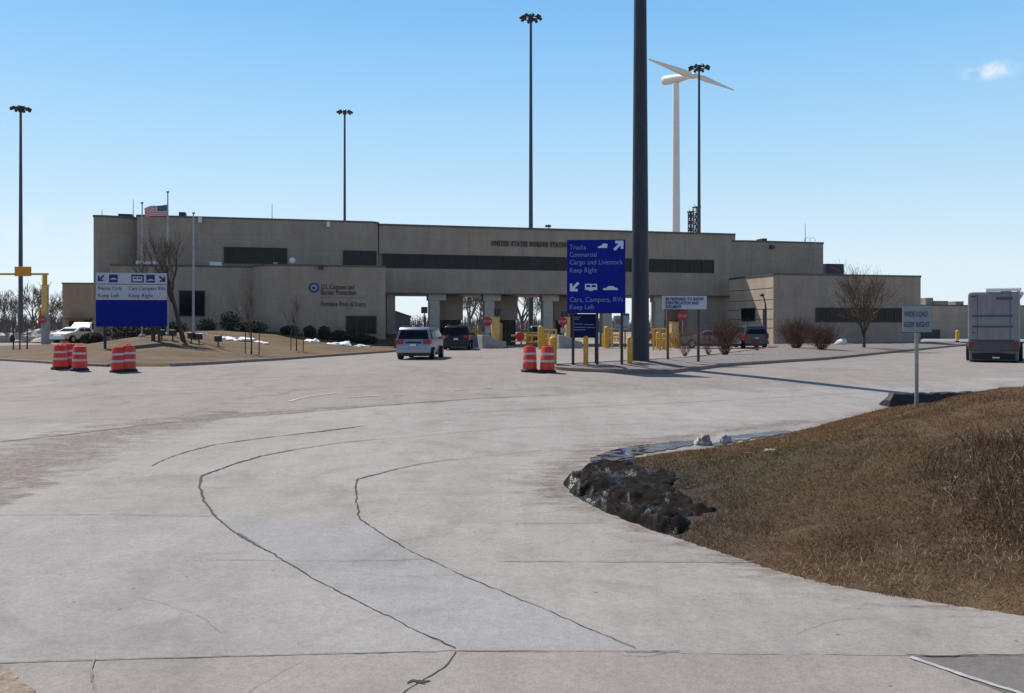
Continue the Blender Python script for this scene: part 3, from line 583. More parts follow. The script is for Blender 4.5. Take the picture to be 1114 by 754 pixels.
def snowlump(px, py, sx, sy, sz, m, sd, label, n=3, z=None, cat='snow'):
    c = at(px, py); mb = MB()
    for i in range(n):
        mb.blob((random.uniform(-0.5, 0.5) * sx if n > 1 else 0, random.uniform(-0.3, 0.3) * sy if n > 1 else 0, sz * 0.1), (sx * random.uniform(0.45, 0.75), sy * random.uniform(0.45, 0.75), sz * random.uniform(0.6, 1.1)), 18, 0.24, sd + i * 3)
    o = mb.build('snow_heap', m, smooth_deg=60); o.location = (c.x, c.y, z if z is not None else max(c.z, float(mound_z(c.x, c.y)) if c.y < 28 and c.x > 0.4 else c.z)); tag(o, label, cat); return o
snowlump(768, 484, 0.22, 0.16, 0.20, 'snow_dirty', 3, 'dirty clump of melting snow between the two puddles', 4)
snowlump(786, 481, 0.16, 0.12, 0.14, 'snow_dirty', 8, 'smaller dirty snow clump at the right side of the melting clump', 3)
snowlump(838, 519, 0.15, 0.10, 0.05, 'snow_dirty', 13, 'flat remnant of dirty snow on the green grass', 3)
snowlump(816, 517, 0.08, 0.05, 0.03, 'snow_dirty', 17, 'tiny patch of snow left of the flat remnant on the grass', 2)
# ridge standing in for a ditch's shaded far bank, shade painted as dark colour
mb = MB(); a = at(967, 443); b = Vector((18.0, 28.0)); rows = []; n = 70
for i in range(n + 1):
    t = i / n; x = a.x + (b.x - a.x) * t; y = a.y + (b.y - a.y) * t; z = -E(y); hh = (0.40 + 0.05 * fbm(x, y, 2.2, 4)) * min(1.0, 0.45 + 22 * t) * (1 - 0.45 * t); j_ = 0.05 * fbm(x, y, 3.5, 3, 4)
    rows.append([(x + 0.10 * fbm(i, q, 0.9, 2), y + u * 1.0 + j_, z + v * hh + 0.03 * fbm(x, q, 4, 2)) for q, (u, v) in enumerate(((-0.10, -0.2), (-0.05, 0.25), (-0.02, 0.6), (0.02, 0.92), (0.12, 1.0), (0.30, 0.98), (0.45, 0.7), (0.6, 0.3), (0.75, -0.2)))])
for r0, r1 in zip(rows, rows[1:]):
    for q in range(8): mb.quad(r0[q], r1[q], r1[q + 1], r0[q + 1])
mb._add(rows[0], [tuple(range(9))])
o = mb.build('shaded_ditch_bank', 'bank_shade', smooth_deg=35, merge=True); tag(o, 'low ridge painted dark as the shaded bank of a ditch behind the grass mound by the road', 'ditch bank')

# ================================================================ SKY, SUN, CAMERA
scn = bpy.context.scene
SUN_AZ, SUN_EL = 41.0, 52.0
w = bpy.data.worlds.new('World'); scn.world = w; w.use_nodes = True; nt = w.node_tree; N = nt.nodes; L = nt.links; bg = N['Background']
sky = N.new('ShaderNodeTexSky'); sky.sky_type = 'NISHITA'; sky.sun_disc = False; sky.sun_elevation = R(SUN_EL); sky.sun_rotation = R(-SUN_AZ)
sky.altitude = 200; sky.air_density = 1.0; sky.dust_density = 0.6; sky.ozone_density = 2.0
tc = N.new('ShaderNodeTexCoord')
def cloud(base, px, py, rx, rz, amt, ns):
    d = Vector(((px - CX), F, HY - py)).normalized()
    sub = N.new('ShaderNodeVectorMath'); sub.operation = 'SUBTRACT'; sub.inputs[1].default_value = d; L.new(tc.outputs['Generated'], sub.inputs[0])
    sc = N.new('ShaderNodeVectorMath'); sc.operation = 'MULTIPLY'; sc.inputs[1].default_value = (1 / rx, 1 / rx, 1 / rz); L.new(sub.outputs[0], sc.inputs[0])
    ln = N.new('ShaderNodeVectorMath'); ln.operation = 'LENGTH'; L.new(sc.outputs[0], ln.inputs[0])
    mr = N.new('ShaderNodeMapRange'); mr.interpolation_type = 'SMOOTHSTEP'; mr.inputs['From Min'].default_value = 1.0; mr.inputs['From Max'].default_value = 0.1; L.new(ln.outputs['Value'], mr.inputs['Value'])
    no = N.new('ShaderNodeTexNoise'); no.inputs['Scale'].default_value = ns; no.inputs['Detail'].default_value = 6; no.inputs['Distortion'].default_value = 0.5; L.new(tc.outputs['Generated'], no.inputs['Vector'])
    nr = N.new('ShaderNodeMapRange'); nr.inputs['From Min'].default_value = 0.32; nr.inputs['From Max'].default_value = 0.68; L.new(no.outputs['Fac'], nr.inputs['Value'])
    mu = N.new('ShaderNodeMath'); mu.operation = 'MULTIPLY'; L.new(mr.outputs[0], mu.inputs[0]); L.new(nr.outputs[0], mu.inputs[1])
    m2 = N.new('ShaderNodeMath'); m2.operation = 'MULTIPLY'; m2.inputs[1].default_value = amt; m2.use_clamp = True; L.new(mu.outputs[0], m2.inputs[0])
    mx = N.new('ShaderNodeMix'); mx.data_type = 'RGBA'; L.new(m2.outputs[0], mx.inputs[0]); L.new(base, mx.inputs[6]); mx.inputs[7].default_value = (CLOUD, CLOUD * 1.0, CLOUD * 1.02, 1)
    return mx.outputs[2]
CLOUD = 7.4
sp = N.new('ShaderNodeSeparateXYZ'); L.new(tc.outputs['Generated'], sp.inputs[0])
rp = N.new('ShaderNodeValToRGB'); L.new(sp.outputs[2], rp.inputs['Fac']); el = rp.color_ramp.elements
STR = 0.115
for k_, (ps, cc) in enumerate(((0.0, (0.76, 0.88, 0.97)), (0.06, (0.70, 0.86, 0.97)), (0.16, (0.48, 0.74, 0.95)), (0.27, (0.29, 0.61, 0.95)), (0.38, (0.16, 0.46, 0.89)), (0.7, (0.055, 0.18, 0.45)), (1.0, (0.035, 0.11, 0.32)))):
    e_ = el[k_] if k_ < 2 else el.new(ps); e_.position = ps; e_.color = (*cc, 1)
sm_ = N.new('ShaderNodeMix'); sm_.data_type = 'RGBA'; sm_.blend_type = 'MULTIPLY'; sm_.inputs[0].default_value = 1; L.new(rp.outputs[0], sm_.inputs[6]); sm_.inputs[7].default_value = (0.90 / STR, 0.88 / STR, 0.87 / STR, 1); sm_.clamp_result = False
sx = N.new('ShaderNodeMix'); sx.data_type = 'RGBA'; L.new(sky.outputs[0], sx.inputs[6]); L.new(sm_.outputs[2], sx.inputs[7])
fy = N.new('ShaderNodeMapRange'); fy.interpolation_type = 'SMOOTHSTEP'; fy.inputs['From Min'].default_value = -0.35; fy.inputs['From Max'].default_value = 0.35; fy.inputs['To Min'].default_value = 0.05; fy.inputs['To Max'].default_value = 0.88
L.new(sp.outputs[1], fy.inputs['Value']); L.new(fy.outputs[0], sx.inputs[0])
c = sx.outputs[2]
c = cloud(c, 1078, 77, 0.035, 0.0125, 0.85, 60); c = cloud(c, 60, 250, 0.12, 0.03, 0.25, 22)
L.new(c, bg.inputs['Color']); bg.inputs['Strength'].default_value = STR
sl = bpy.data.lights.new('sun', 'SUN'); sl.energy = 4.3; sl.angle = R(0.53); sl.color = (1.0, 0.935, 0.845)
so = bpy.data.objects.new('sun', sl); C.objects.link(so)
sv = Vector((-math.sin(R(SUN_AZ)) * math.cos(R(SUN_EL)), math.cos(R(SUN_AZ)) * math.cos(R(SUN_EL)), math.sin(R(SUN_EL))))
so.rotation_euler = sv.to_track_quat('Z', 'Y').to_euler(); so.location = sv * 200
cam = bpy.data.cameras.new('camera'); co = bpy.data.objects.new('camera', cam); C.objects.link(co); scn.camera = co
cam.sensor_width = 36; cam.lens = 36 * F / 1114; cam.shift_y = -(377 - HY) / 1114; cam.clip_start = 0.1; cam.clip_end = 9000
co.location = (0, 0, 0); co.rotation_euler = (R(90), 0, 0)
scn.view_settings.view_transform = 'Standard'; scn.view_settings.look = 'None'; scn.view_settings.gamma = 1; scn.view_settings.use_curve_mapping = False; scn.view_settings.exposure = 0.22
scn.cycles.max_bounces = 6; scn.cycles.use_denoising = True
# ================================================================ BORDER STATION
PHI = R(14); UC, US = math.cos(PHI), math.sin(PHI)
OX, OY = (413 - CX) / F * 75, 75.0
def S(px, t):
    k = (px - CX) / F; return (k * OY + k * t * UC - OX + t * US) / (UC - k * US)
def DEP(px, t): return OY + S(px, t) * US + t * UC
def ZP(py, px, t): return (HY - py) * DEP(px, t) / F
def W(s, t, z=0.0): return Vector((OX + s * UC - t * US, OY + s * US + t * UC, z))
GZ = -1.62
st = empty('border_station', (OX, OY, 0), PHI, 'long tan concrete border station of two storeys bridging the inspection lanes', 'border station')
ZR = ZP(243, 413, -0.5); ZC = ZP(245.3, 413, 0); ZS = ZP(318.3, 421, 0); ZB = ZP(291.3, 420, -5); ZD = ZP(262.5, 785, -0.4); ZW = ZP(299.2, 843, -8)
def part(mb, name, m, parent=st, **k): return mb.build(name, m, parent, **k)
def block(poly, z0, z1, m='wall_block', cope=True, rad=None, name='wall'):
    if rad: poly = round_poly(poly, rad)
    o = part(MB().prism(poly, z0, z1), name, m, smooth_deg=30)
    if cope:
        c = Vector((sum(p[0] for p in poly) / len(poly), sum(p[1] for p in poly) / len(poly)))
        q = [tuple(c + (Vector(p) - c) + (Vector(p) - c).normalized() * 0.07) for p in poly]
        part(MB().prism(q, z1 + 0.003, z1 + 0.16), 'coping', 'coping', parent=o)
    return o
def window(s0, s1, z0, z1, t, n, horiz=False, parent=st):
    """glass pane behind a proud frame with mullions; faces -t"""
    w = part(MB().box(s0, s1, t - 0.03, t + 0.05, z0, z1), 'window', 'glass_dark', parent)
    f = MB(); b = 0.07
    f.box(s0 - b, s1 + b, t - 0.09, t + 0.04, z1 + 0.002, z1 + b).box(s0 - b, s1 + b, t - 0.12, t + 0.04, z0 - b, z0 - 0.002)
    f.box(s0 - b, s0 - 0.002, t - 0.088, t + 0.04, z0, z1).box(s1 + 0.002, s1 + b, t - 0.088, t + 0.04, z0, z1)
    for i in range(1, n): 
        x = s0 + (s1 - s0) * i / n; f.box(x - 0.03, x + 0.03, t - 0.07, t - 0.032, z0 + 0.003, z1 - 0.003)
    part(f, 'frame', 'frame_dark', w); return w
# upper left block with a bowed end
s0, s1, s2, sR = S(101, 0), S(154, 0), S(158, 0), S(413, -0.5)
bow = [(s0 + (s1 - s0) * k / 12, 0.25 * (1 - math.sqrt(max(0, 1 - (1 - k / 12) ** 2.2))) + 1.5 * (k / 12) ** 2.2) for k in range(13)]
tower = block(bow + [(s1, 13), (s0 + 0.5, 13)], GZ - 0.5, ZR - 0.05)
block([(s2 - 0.6, -0.5), (sR, -0.5), (sR, 14), (s2 - 0.6, 14)], GZ - 0.5, ZR, rad=[0.4, 0.9, 0, 0])
for a, b, y0, y1, n in ((244.5, 311.5, 269.5, 285.3, 5), (374, 412, 273.3, 289.3, 3)):
    window(S(a, -0.5), S(b, -0.5) - (0.25 if b > 400 else 0), ZP(y1, a, -0.5), ZP(y0, a, -0.5), -0.5, n)
# lower front block
block([(S(119, -3), -3), (S(276, -3), -3), (S(276, -3), 1), (S(119, -3), 1)], GZ - 0.5, ZB - 0.06, rad=[0.3, 0, 0, 0])
block([(S(273, -5), -5), (S(420, -5), -5), (S(420, -5), 1.5), (S(273, -5), 1.5)], GZ - 0.5, ZB, rad=[2.4, 0.25, 0, 0])
window(S(377.5, -5), S(408.5, -5), ZP(362, 377, -5), ZP(344.5, 377, -5), -5, 3)
window(S(196, -3), S(222, -3), ZP(343, 200, -3), ZP(317, 200, -3), -3, 2)
window(S(128, -3), S(152, -3), ZP(343, 140, -3), ZP(320, 140, -3), -3, 2)
# bridge over the lanes
sE = S(800, 0); zb0, zb1 = ZP(291.6, 415, 0), ZP(275.8, 415, 0)
sW0, sW1 = S(416.5, 0), S(777, 0)
br = part(MB().box(sR + 0.004, sE, 0.25, 9, ZS + 0.006, ZC).box(sR + 0.004, sE, 0, 0.246, ZS + 0.003, zb0).box(sR + 0.004, sE, 0, 0.246, zb1, ZC).box(sW1, sE, 0, 0.246, zb0 + 0.002, zb1 - 0.002), 'wall', 'wall_block')
part(MB().box(sR + 0.01, sE, -0.07, 9.07, ZC + 0.003, ZC + 0.16), 'coping', 'coping', br)
part(MB().box(sR + 0.01, sE - 0.01, -0.05, 0.02, ZS - 0.10, ZS), 'soffit_trim', 'coping', br)
w = part(MB().box(sW0, sW1, 0.16, 0.235, zb0 + 0.01, zb1 - 0.01), 'window', 'glass_dark')
f = MB(); n = 26
for i in range(n + 1):
    x = sW0 + (sW1 - sW0) * i / n; f.box(x - 0.028, x + 0.028, 0.10, 0.156, zb0 + 0.01, zb1 - 0.01)
f.box(sW0, sW1, 0.102, 0.154, zb0 + 0.012, zb0 + 0.07).box(sW0, sW1, 0.102, 0.154, zb1 - 0.07, zb1 - 0.012); part(f, 'frame', 'frame_dark', w)
# right end block with a rounded corner, and the wall beside the lanes
block([(S(786, -0.4), -0.4), (S(897, -0.4), -0.4), (S(897, -0.4), 13), (S(786, -0.4), 13)], GZ - 0.5, ZD, rad=[2.6, 0.3, 0, 0], name='wall')
part(MB().box(S(748, 0.4), sE - 0.2, 0.4, 9, GZ - 0.5, ZS), 'wall', 'wall_block')
part(MB().box(S(420.6, 0.3), S(430, 0.3), 0.3, 8.6, GZ - 0.5, ZS - 0.002), 'wall', 'wall_block')
# right wing
fs0, fs1 = S(843, -8), S(1003, -8)
wing = block([(fs0, -8), (fs1, -8), (fs1, 9), (fs0, 9)], GZ - 0.5, ZW, rad=[0.25, 0.25, 0, 0])
window(S(888, -8), S(984, -8), ZP(349.5, 888, -8), ZP(335.5, 888, -8), -8, 9)
j = MB()
for yy_ in (313, 325.5, 336, 347, 357): j.box(fs0 - 0.02, fs0 - 0.014, -7.7, 2, ZP(yy_, 843, -8) - 0.03, ZP(yy_, 843, -8) + 0.03)
part(MB().box(fs0 - 0.012, fs0 + 0.05, -7.75, 2, GZ - 0.3, ZW - 0.004), 'sunlit_side_face', 'sunlit_panel', wing); part(j, 'panel_joints', 'coping', wing)  # thin pale face added over the side wall so it looks sunlit
def tz(px):                    # depth along the side wall for an image column
    k = (px - CX) / F; return (OX + fs0 * UC - k * (OY + fs0 * US)) / (k * UC + US)
for a, b, y0, y1 in ((807.5, 821.5, 336, 348.5),):
    t0, t1 = tz(b), tz(a); g = part(MB().box(fs0 - 0.03, fs0 + 0.05, t0, t1, ZP(y1, 815, -4), ZP(y0, 815, -4)), 'window', 'glass_dark')
    f = MB(); z0, z1 = ZP(y1, 815, -4), ZP(y0, 815, -4)
    f.box(fs0 - 0.08, fs0 + 0.02, t0 - 0.08, t1 + 0.08, z1 + 0.002, z1 + 0.08).box(fs0 - 0.08, fs0 + 0.02, t0 - 0.08, t1 + 0.08, z0 - 0.08, z0 - 0.002).box(fs0 - 0.078, fs0 + 0.02, t0 - 0.08, t0 - 0.002, z0, z1).box(fs0 - 0.078, fs0 + 0.02, t1 + 0.002, t1 + 0.08, z0, z1)
    part(f, 'frame', 'frame_dark', g)
d = part(MB().box(fs0 - 0.03, fs0 + 0.05, tz(833.5), tz(830), GZ, ZP(336, 832, -6)), 'door', 'frame_dark'); part(MB().box(fs0 - 0.08, fs0 - 0.034, tz(833), tz(832.6), GZ + 0.95, GZ + 1.1), 'handle', 'galv', d)
# roof units, lamps, antennas
part(MB().box(S(898.6, 4), S(918, 4), 4, 7, ZD - 4, ZP(287, 908, 4)), 'roof_unit', 'metal_dark')
for px, py, wpx in ((136, 234, 15), (198, 232, 7), (832, 260.5, 5), (667, 254, 4)):
    q = ZP(py, px, 3); part(MB().box(S(px - wpx / 2, 3), S(px + wpx / 2, 3), 3, 4.2, q - 2.0, q + 0.1), 'roof_unit', 'metal_dark')
part(MB().box(S(160 - 12, -1.5), S(160 + 12, -1.5), -1.6, -1.2, ZB + 0.1, ZB + 0.45), 'roof_unit', 'white_paint'); 
part(MB().box(S(228, -2), S(241, -2), -2, -1.2, ZB + 0.1, ZB + 0.45), 'roof_unit', 'white_paint'); part(MB().box(S(297, -2), S(302, -2), -2, -1.5, ZB + 0.1, ZB + 0.5), 'roof_unit', 'sign_back')
def dish(px, py, t):
    s = S(px, t); z = ZP(py, px, t); mb = MB(); mb.tube([(s, t, ZB - 0.2), (s, t, z)], 0.04, 6); mb.blob((s, t - 0.12, z), (0.24, 0.09, 0.24), 12, 0.0); part(mb, 'satellite_dish', 'white_paint', smooth_deg=40)
dish(318, 283.5, -2.5); dish(866, 299.5 - 6, 1.5) if False else None
for px, y1, t in ((145, 217, 2), (155, 222, 2), (111, 228, 3), (296, 222, 3), (537, 247, 3), (876, 243, 3)):
    s = S(px, t); part(MB().tube([(s, t, ZC - 1.5), (s, t, ZP(y1, px, t))], [0.05, 0.02], 5), 'antenna', 'metal_dark')
mb = MB(); s = S(597, 3); mb.tube([(s, 3, ZC - 1), (s, 3, ZP(244, 597, 3))], 0.05, 5).box(s - 0.3, s + 0.2, 2.9, 3.2, ZP(247, 597, 3), ZP(245, 597, 3)); part(mb, 'roof_camera', 'metal_dark')
mb = MB(); s = S(884, -0.5)
for ds in (-0.28, 0.28): mb.tube([(s + ds, -0.5, ZD - 2.2), (s + ds, -0.5, ZD + 0.4), (s + ds, -0.2, ZD + 0.6), (s + ds, 0.4, ZD + 0.55), (s + ds, 0.4, ZD)], 0.022, 5)
for k in range(7): mb.tube([(s - 0.28, -0.5, ZD - 2.1 + k * 0.32), (s + 0.28, -0.5, ZD - 2.1 + k * 0.32)], 0.02, 4)
part(mb, 'ladder', 'galv')
for px, py, t in ((218, 239.5, -0.5), (357, 244.5, -0.5)):
    s = S(px, t); z = ZP(py, px, t); part(MB().box(s - 0.14, s + 0.14, t - 0.3, t - 0.004, z - 0.22, z + 0.22), 'wall_lamp', 'lamp_clear')
for px, py, t in ((349, 291, -5), (839, 269, -0.4)):
    s = S(px, t); z = ZP(py, px, t); part(MB().box(s - 0.18, s + 0.18, t - 0.35, t - 0.004, z - 0.15, z + 0.15), 'wall_lamp', 'frame_dark')
# lettering on the walls
zL = ZP(267.2, 535, 0); o = lettering('UNITED STATES BORDER STATION', 0.60, 'letter_dark', st, (S(534.5, 0), -0.05, zL), ext=0.05, space=1.25, bold=0.018)
wd_ = S(619, 0) - S(534.5, 0); o.scale[0] = wd_ * 1.012 / max(v.co.x for v in o.data.vertices)
t = -5.0
for txt, x0, x1, yb, sz, m in (('U.S. Customs and', 349, 385.5, 314.6, 0.56, 'letter_dark'), ('Border Protection', 349, 387, 320.6, 0.56, 'letter_dark'), ('Pembina Port of Entry', 348.5, 398, 333, 0.52, 'letter_dark')):
    o = lettering(txt, sz, m, st, (S(x0, t), t - 0.03, ZP(yb, x0, t)), ext=0.02); o.scale[0] = (S(x1, t) - S(x0, t)) / max(v.co.x for v in o.data.vertices)
part(MB().box(S(349, t), S(398, t), t - 0.03, t - 0.004, ZP(324.0, 370, t), ZP(323.3, 370, t)), 'lettering', 'letter_grey')
sc_ = (S(341.5, t), ZP(313, 341, t)); se = part(MB().disc(sc_, 0.40, t - 0.05, t - 0.004, 24), 'seal', 'seal_blue')
part(MB().disc(sc_, 0.25, t - 0.06, t - 0.052, 20), 'seal_ring', 'sign_back', se); part(MB().slab([(sc_[0] - 0.17, sc_[1] + 0.02), (sc_[0], sc_[1] - 0.18), (sc_[0] + 0.17, sc_[1] + 0.02), (sc_[0] + 0.06, sc_[1] + 0.05), (sc_[0], sc_[1] + 0.12), (sc_[0] - 0.06, sc_[1] + 0.05)], t - 0.07, t - 0.062), 'seal_emblem', 'letter_blue', se)
part(MB().box(S(430.4, 0.2), S(437, 0.2), 0.18, 0.21, ZP(346, 433, 0.2), ZP(333, 433, 0.2)), 'notice_panel', 'frame_dark') if False else None
# piers with T caps
for px in (472, 531.5, 595, 659, 716):
    s = S(px, 0.9); hw = 0.44
    p = part(MB().box(s - hw, s + hw, 0.5, 1.4, GZ - 0.4, ZS - 0.62), 'pier', 'concrete_pier')
    part(MB().box(s - hw - 0.12, s + hw + 0.55, 0.4, 1.5, ZS - 0.618, ZS - 0.012), 'cap', 'concrete_pier', p)
# inspection booths on the lane islands
def booth(px, t, label):
    b = empty('inspection_booth', W(S(px, t), t, GZ - 0.05), PHI, label, 'booth', 'inspection booths under the bridge')
    MB().box(-0.95, 0.95, -1.4, 1.4, 0, 1.15).box(-0.95, -0.85, -1.4, 1.4, 1.15, 2.3).box(0.85, 0.95, -1.4, 1.4, 1.15, 2.3).box(-0.845, 0.845, 1.3, 1.4, 1.15, 2.3).build('wall', 'metal_dark', b)
    MB().box(-0.84, 0.84, -1.36, -1.32, 1.155, 2.25).build('window', 'glass_dark', b)
    MB().box(-0.9, 0.9, -1.42, -1.37, 1.12, 1.2).box(-0.05, 0.05, -1.42, -1.37, 1.2, 2.25).build('window_frame', 'frame_dark', b)
    MB().box(-1.1, 1.1, -1.6, 1.6, 2.302, 4.50).build('roof', 'wall_block', b); return b
for px, lb in ((487, 'dark inspection booth beside the leftmost pier under the bridge'), (546, 'dark inspection booth beside the second pier under the bridge'), (610, 'dark inspection booth beside the third pier left of the big blue sign'), (737, 'dark inspection booth behind the identification sign')): booth(px, 4.0, lb)
# annex at the left, shed behind the lanes, far building at the right
an = empty('annex_building', (*pos(85, 88).xy, -1.6), R(6), 'low brown flat roofed annex at the left end of the border station', 'building')
zt = (HY - 309) * 88 / F + 1.6; wl_ = MB().box(-1.5, 7, 0, 9, -0.3, zt).build('wall', 'wall_tan', an); MB().box(-1.56, 7.0, -0.06, 9.06, zt + 0.003, zt + 0.14).build('coping', 'coping', wl_)
o = MB().box(-0.9, -0.1, -0.06, 0.02, 0, 2.2).box(0.6, 1.2, -0.06, 0.02, 0.9, 2.3).build('window', 'glass_dark', an); o.name = 'window'
MB().box(-1.0, 1.4, -0.9, -0.01, 2.35, 2.5).build('canopy', 'coping', an)
sh = empty('metal_shed', (*pos(432, 118).xy, -1.6), R(10), 'dark grey metal shed with sloping roof seen through the leftmost lane', 'shed')
a_ = (HY - 337) * 118 / F + 1.6; b_ = (HY - 345) * 118 / F + 1.6
MB().slab([(-1.5, 0), (1.8, 0), (1.8, b_ - 0.02), (-1.5, a_ + 0.18)], 0, 8).build('wall', 'metal_shed', sh); MB().slab([(-1.6, a_ + 0.205), (1.9, b_ - 0.01), (1.9, b_ + 0.13), (-1.6, a_ + 0.345)], -0.2, 8.2).build('roof', 'coping', sh)
d0 = 118; fb = empty('warehouse', (*pos(1030, d0).xy, -1.6), R(9), 'pale low warehouse with roof units beyond the right wing', 'building')
zt = (HY - 333) * d0 / F + 1.6; wl_ = MB().box(-5.5, 14, 0, 14, -0.3, zt).build('wall', 'wall_pale', fb); MB().box(-5.56, 14.06, -0.06, 14.06, zt + 0.003, zt + 0.16).build('coping', 'coping', wl_)
for a, b, h in ((-2.4, -1.3, 0.95), (-1.2, 0.9, 0.55), (2.0, 3.2, 0.5)): MB().box(a, b, 1, 3, zt + 0.17, zt + 0.17 + h).build('roof_unit', 'wall_block', fb)
MB().box(-2.6, -2.0, -0.05, 0.02, zt - 1.9, zt - 1.0).build('wall_sign', 'amber_sign', fb)
MB().box(-5.0, -1.0, -0.05, 0.02, -0.2, 1.3).build('door', 'frame_dark', fb)

# ================================================================ TALL POLES
def ring(mb, z, r, k=10, s=1.0):
    for i in range(k):
        a = 2 * math.pi * i / k; c = Vector((r * math.cos(a), r * math.sin(a), z)); d = Vector((math.cos(a), math.sin(a), 0)); tdir = Vector((-d.y, d.x, 0))
        for q in (0,):
            mb.tube([c - d * 0.42 * s + Vector((0, 0, 0.10 * s)), c - d * 0.1 * s + Vector((0, 0, 0.12 * s)), c + d * 0.38 * s - Vector((0, 0, 0.16 * s))], [0.14 * s, 0.27 * s, 0.22 * s], 8)
def mast(px, d, ytop, r0, r1, label, zbase=None, rr=1.15, fs=1.0):
    p = pos(px, d); z0 = p.z if zbase is None else zbase; H = (HY - ytop) * d / F - z0 if ytop is not None else 34.0
    m = empty('light_mast', (p.x, p.y, z0), 0.2, label, 'light mast', 'high mast lights around the station')
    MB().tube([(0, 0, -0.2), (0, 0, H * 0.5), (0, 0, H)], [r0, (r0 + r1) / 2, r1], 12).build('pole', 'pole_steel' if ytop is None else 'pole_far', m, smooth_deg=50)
    MB().lathe([(r0 + 0.22, -0.1), (r0 + 0.22, 0.06), (r0 + 0.05, 0.08)], 16).build('base_plate', 'metal_dark', m)
    MB().tube([(0.75 * math.cos(a), 0.75 * math.sin(a), H - 0.05) for a in [i * math.pi / 12 for i in range(25)]], 0.06, 6).build('ring', 'metal_dark', m)
    mb = MB(); mb.tube([(0, 0, H - 0.4), (0, 0, H + 0.35)], 0.3, 8)
    for i in range(4):
        a = i * math.pi / 2; mb.tube([(0, 0, H), (0.75 * math.cos(a), 0.75 * math.sin(a), H - 0.05)], 0.05, 4)
    mb.build('head_frame', 'metal_dark', m)
    f = MB(); ring(f, H, rr, 8, fs); f.build('floodlights', 'metal_dark', m, smooth_deg=40)
    return m
mast(696.5, 37.7, None, 0.39, 0.12, 'thick dark steel mast rising out of the picture beside the big blue sign')
mast(577.5, 98, 19.5, 0.29, 0.13, 'high light mast with its full head above the middle of the bridge', rr=0.95, fs=0.75)
mast(375, 150, 122, 0.30, 0.16, 'light mast standing behind the left block of the station', rr=1.05, fs=0.8)
mast(22.5, 112, 118.5, 0.30, 0.14, 'light mast at the far left beyond the yellow clearance frame', rr=0.95, fs=0.75)
mast(760.5, 118, 74, 0.28, 0.14, 'light mast right in front of the wind turbine blade', rr=1.15, fs=0.8)
# lattice towers behind the roof
def lattice(px, d, ytop, w_, label):
    p = pos(px, d); H = (HY - ytop) * d / F - p.z; t = empty('lattice_tower', p, 0.4, label, 'lattice tower', 'lattice towers behind the roof')
    mb = MB(); h = w_ / 2; cs = [(-h, -h), (h, -h), (h, h), (-h, h)]
    for x, y in cs: mb.tube([(x, y, 0), (x, y, H)], 0.07, 5)
    mb.build('legs', 'metal_dark', t); b = MB(); n = int(H / 0.9)
    for k in range(n):
        z = k * 0.9
        for i in range(4):
            a, c = cs[i], cs[(i + 1) % 4]; b.tube([(*a, z), (*c, z + 0.9)], 0.045, 4); b.tube([(*a, z + 0.9), (*c, z + 0.9)], 0.045, 4); b.tube([(*c, z), (*a, z + 0.9)], 0.045, 4)
    b.build('braces', 'metal_dark', t)
    q = MB(); q.box(-h - 0.15, h + 0.15, -h - 0.15, h + 0.15, H, H + 0.12)
    for i in range(2): q.tube([(h * (2 * i - 1), 0, H), (h * (2 * i - 1), 0, H + 0.5)], 0.03, 4)
    q.build('platform', 'metal_dark', t)
lattice(751.5, 120, 231, 0.5, 'shorter dark lattice tower between the turbine and the light mast'); lattice(757.8, 121, 226, 0.6, 'taller dark lattice tower close beside the right light mast')
# wind turbine
D = 160.0; p = pos(735.5, D); hz = (HY - 85) * D / F - p.z
tb = empty('wind_turbine', p, 0, 'white wind turbine with two blades behind the station', 'wind turbine')
k = D / F
MB().tube([(0, 0, 0), (0, 0, hz * 0.5), (0, 0, hz - 0.9)], [4.9 * k, 4.3 * k, 3.4 * k], 24).build('tower', 'turbine_white', tb, smooth_deg=50)
def tp(px, py, dd): return Vector(((px - CX) / F * (D + dd), D + dd, (HY - py) / F * (D + dd))) - p
hub = tp(755.5, 82.3, -3.5); tail = tp(722, 88.0, 3.0); ax = (hub - tail).normalized(); LN = (hub - tail).length
MB().tube([tail + ax * LN * q for q in (0, 0.02, 0.12, 0.45, 0.62, 0.8, 0.97)], [0.58, 0.78, 0.84, 0.80, 0.60, 0.42, 0.38], 16).build('nacelle', 'turbine_white', tb, smooth_deg=50)
MB().tube([hub - ax * 0.9, hub - ax * 0.3, hub + ax * 0.4, hub + ax * 0.7], [0.42, 0.55, 0.45, 0.12], 14).build('hub', 'turbine_white', tb, smooth_deg=50)
for tip in (tp(705.5, 64, -8.0), tp(798.5, 98.3, 1.0)):
    bd = tip - hub; ln = bd.length; bd.normalize(); ch = (ax * 0.35 + bd.cross(ax) * 0.94).normalized(); th = bd.cross(ch); mb = MB(); n = 14; vs = []; fs = []
    for i in range(15):
        t_ = i / 14; c = 0.26 + 0.34 * smooth(0, 0.2, t_) - 0.46 * t_ ** 1.1 * smooth(0.1, 0.6, t_); c = max(0.14, float(c)); tk = 0.34 * (1 - t_) ** 1.2 + 0.05; o_ = hub + bd * (0.3 + (ln - 0.3) * t_)
        for j in range(n):
            a = 2 * math.pi * j / n; vs.append(o_ + ch * (c * (math.cos(a) - 0.25)) + th * tk * math.sin(a))
    fs = [(i * n + j, i * n + (j + 1) % n, (i + 1) * n + (j + 1) % n, (i + 1) * n + j) for i in range(14) for j in range(n)] + [tuple(range(14 * n, 15 * n)), tuple(range(n))[::-1]]
    mb._add(vs, fs); mb.build('blade', 'turbine_white', tb, smooth_deg=50)

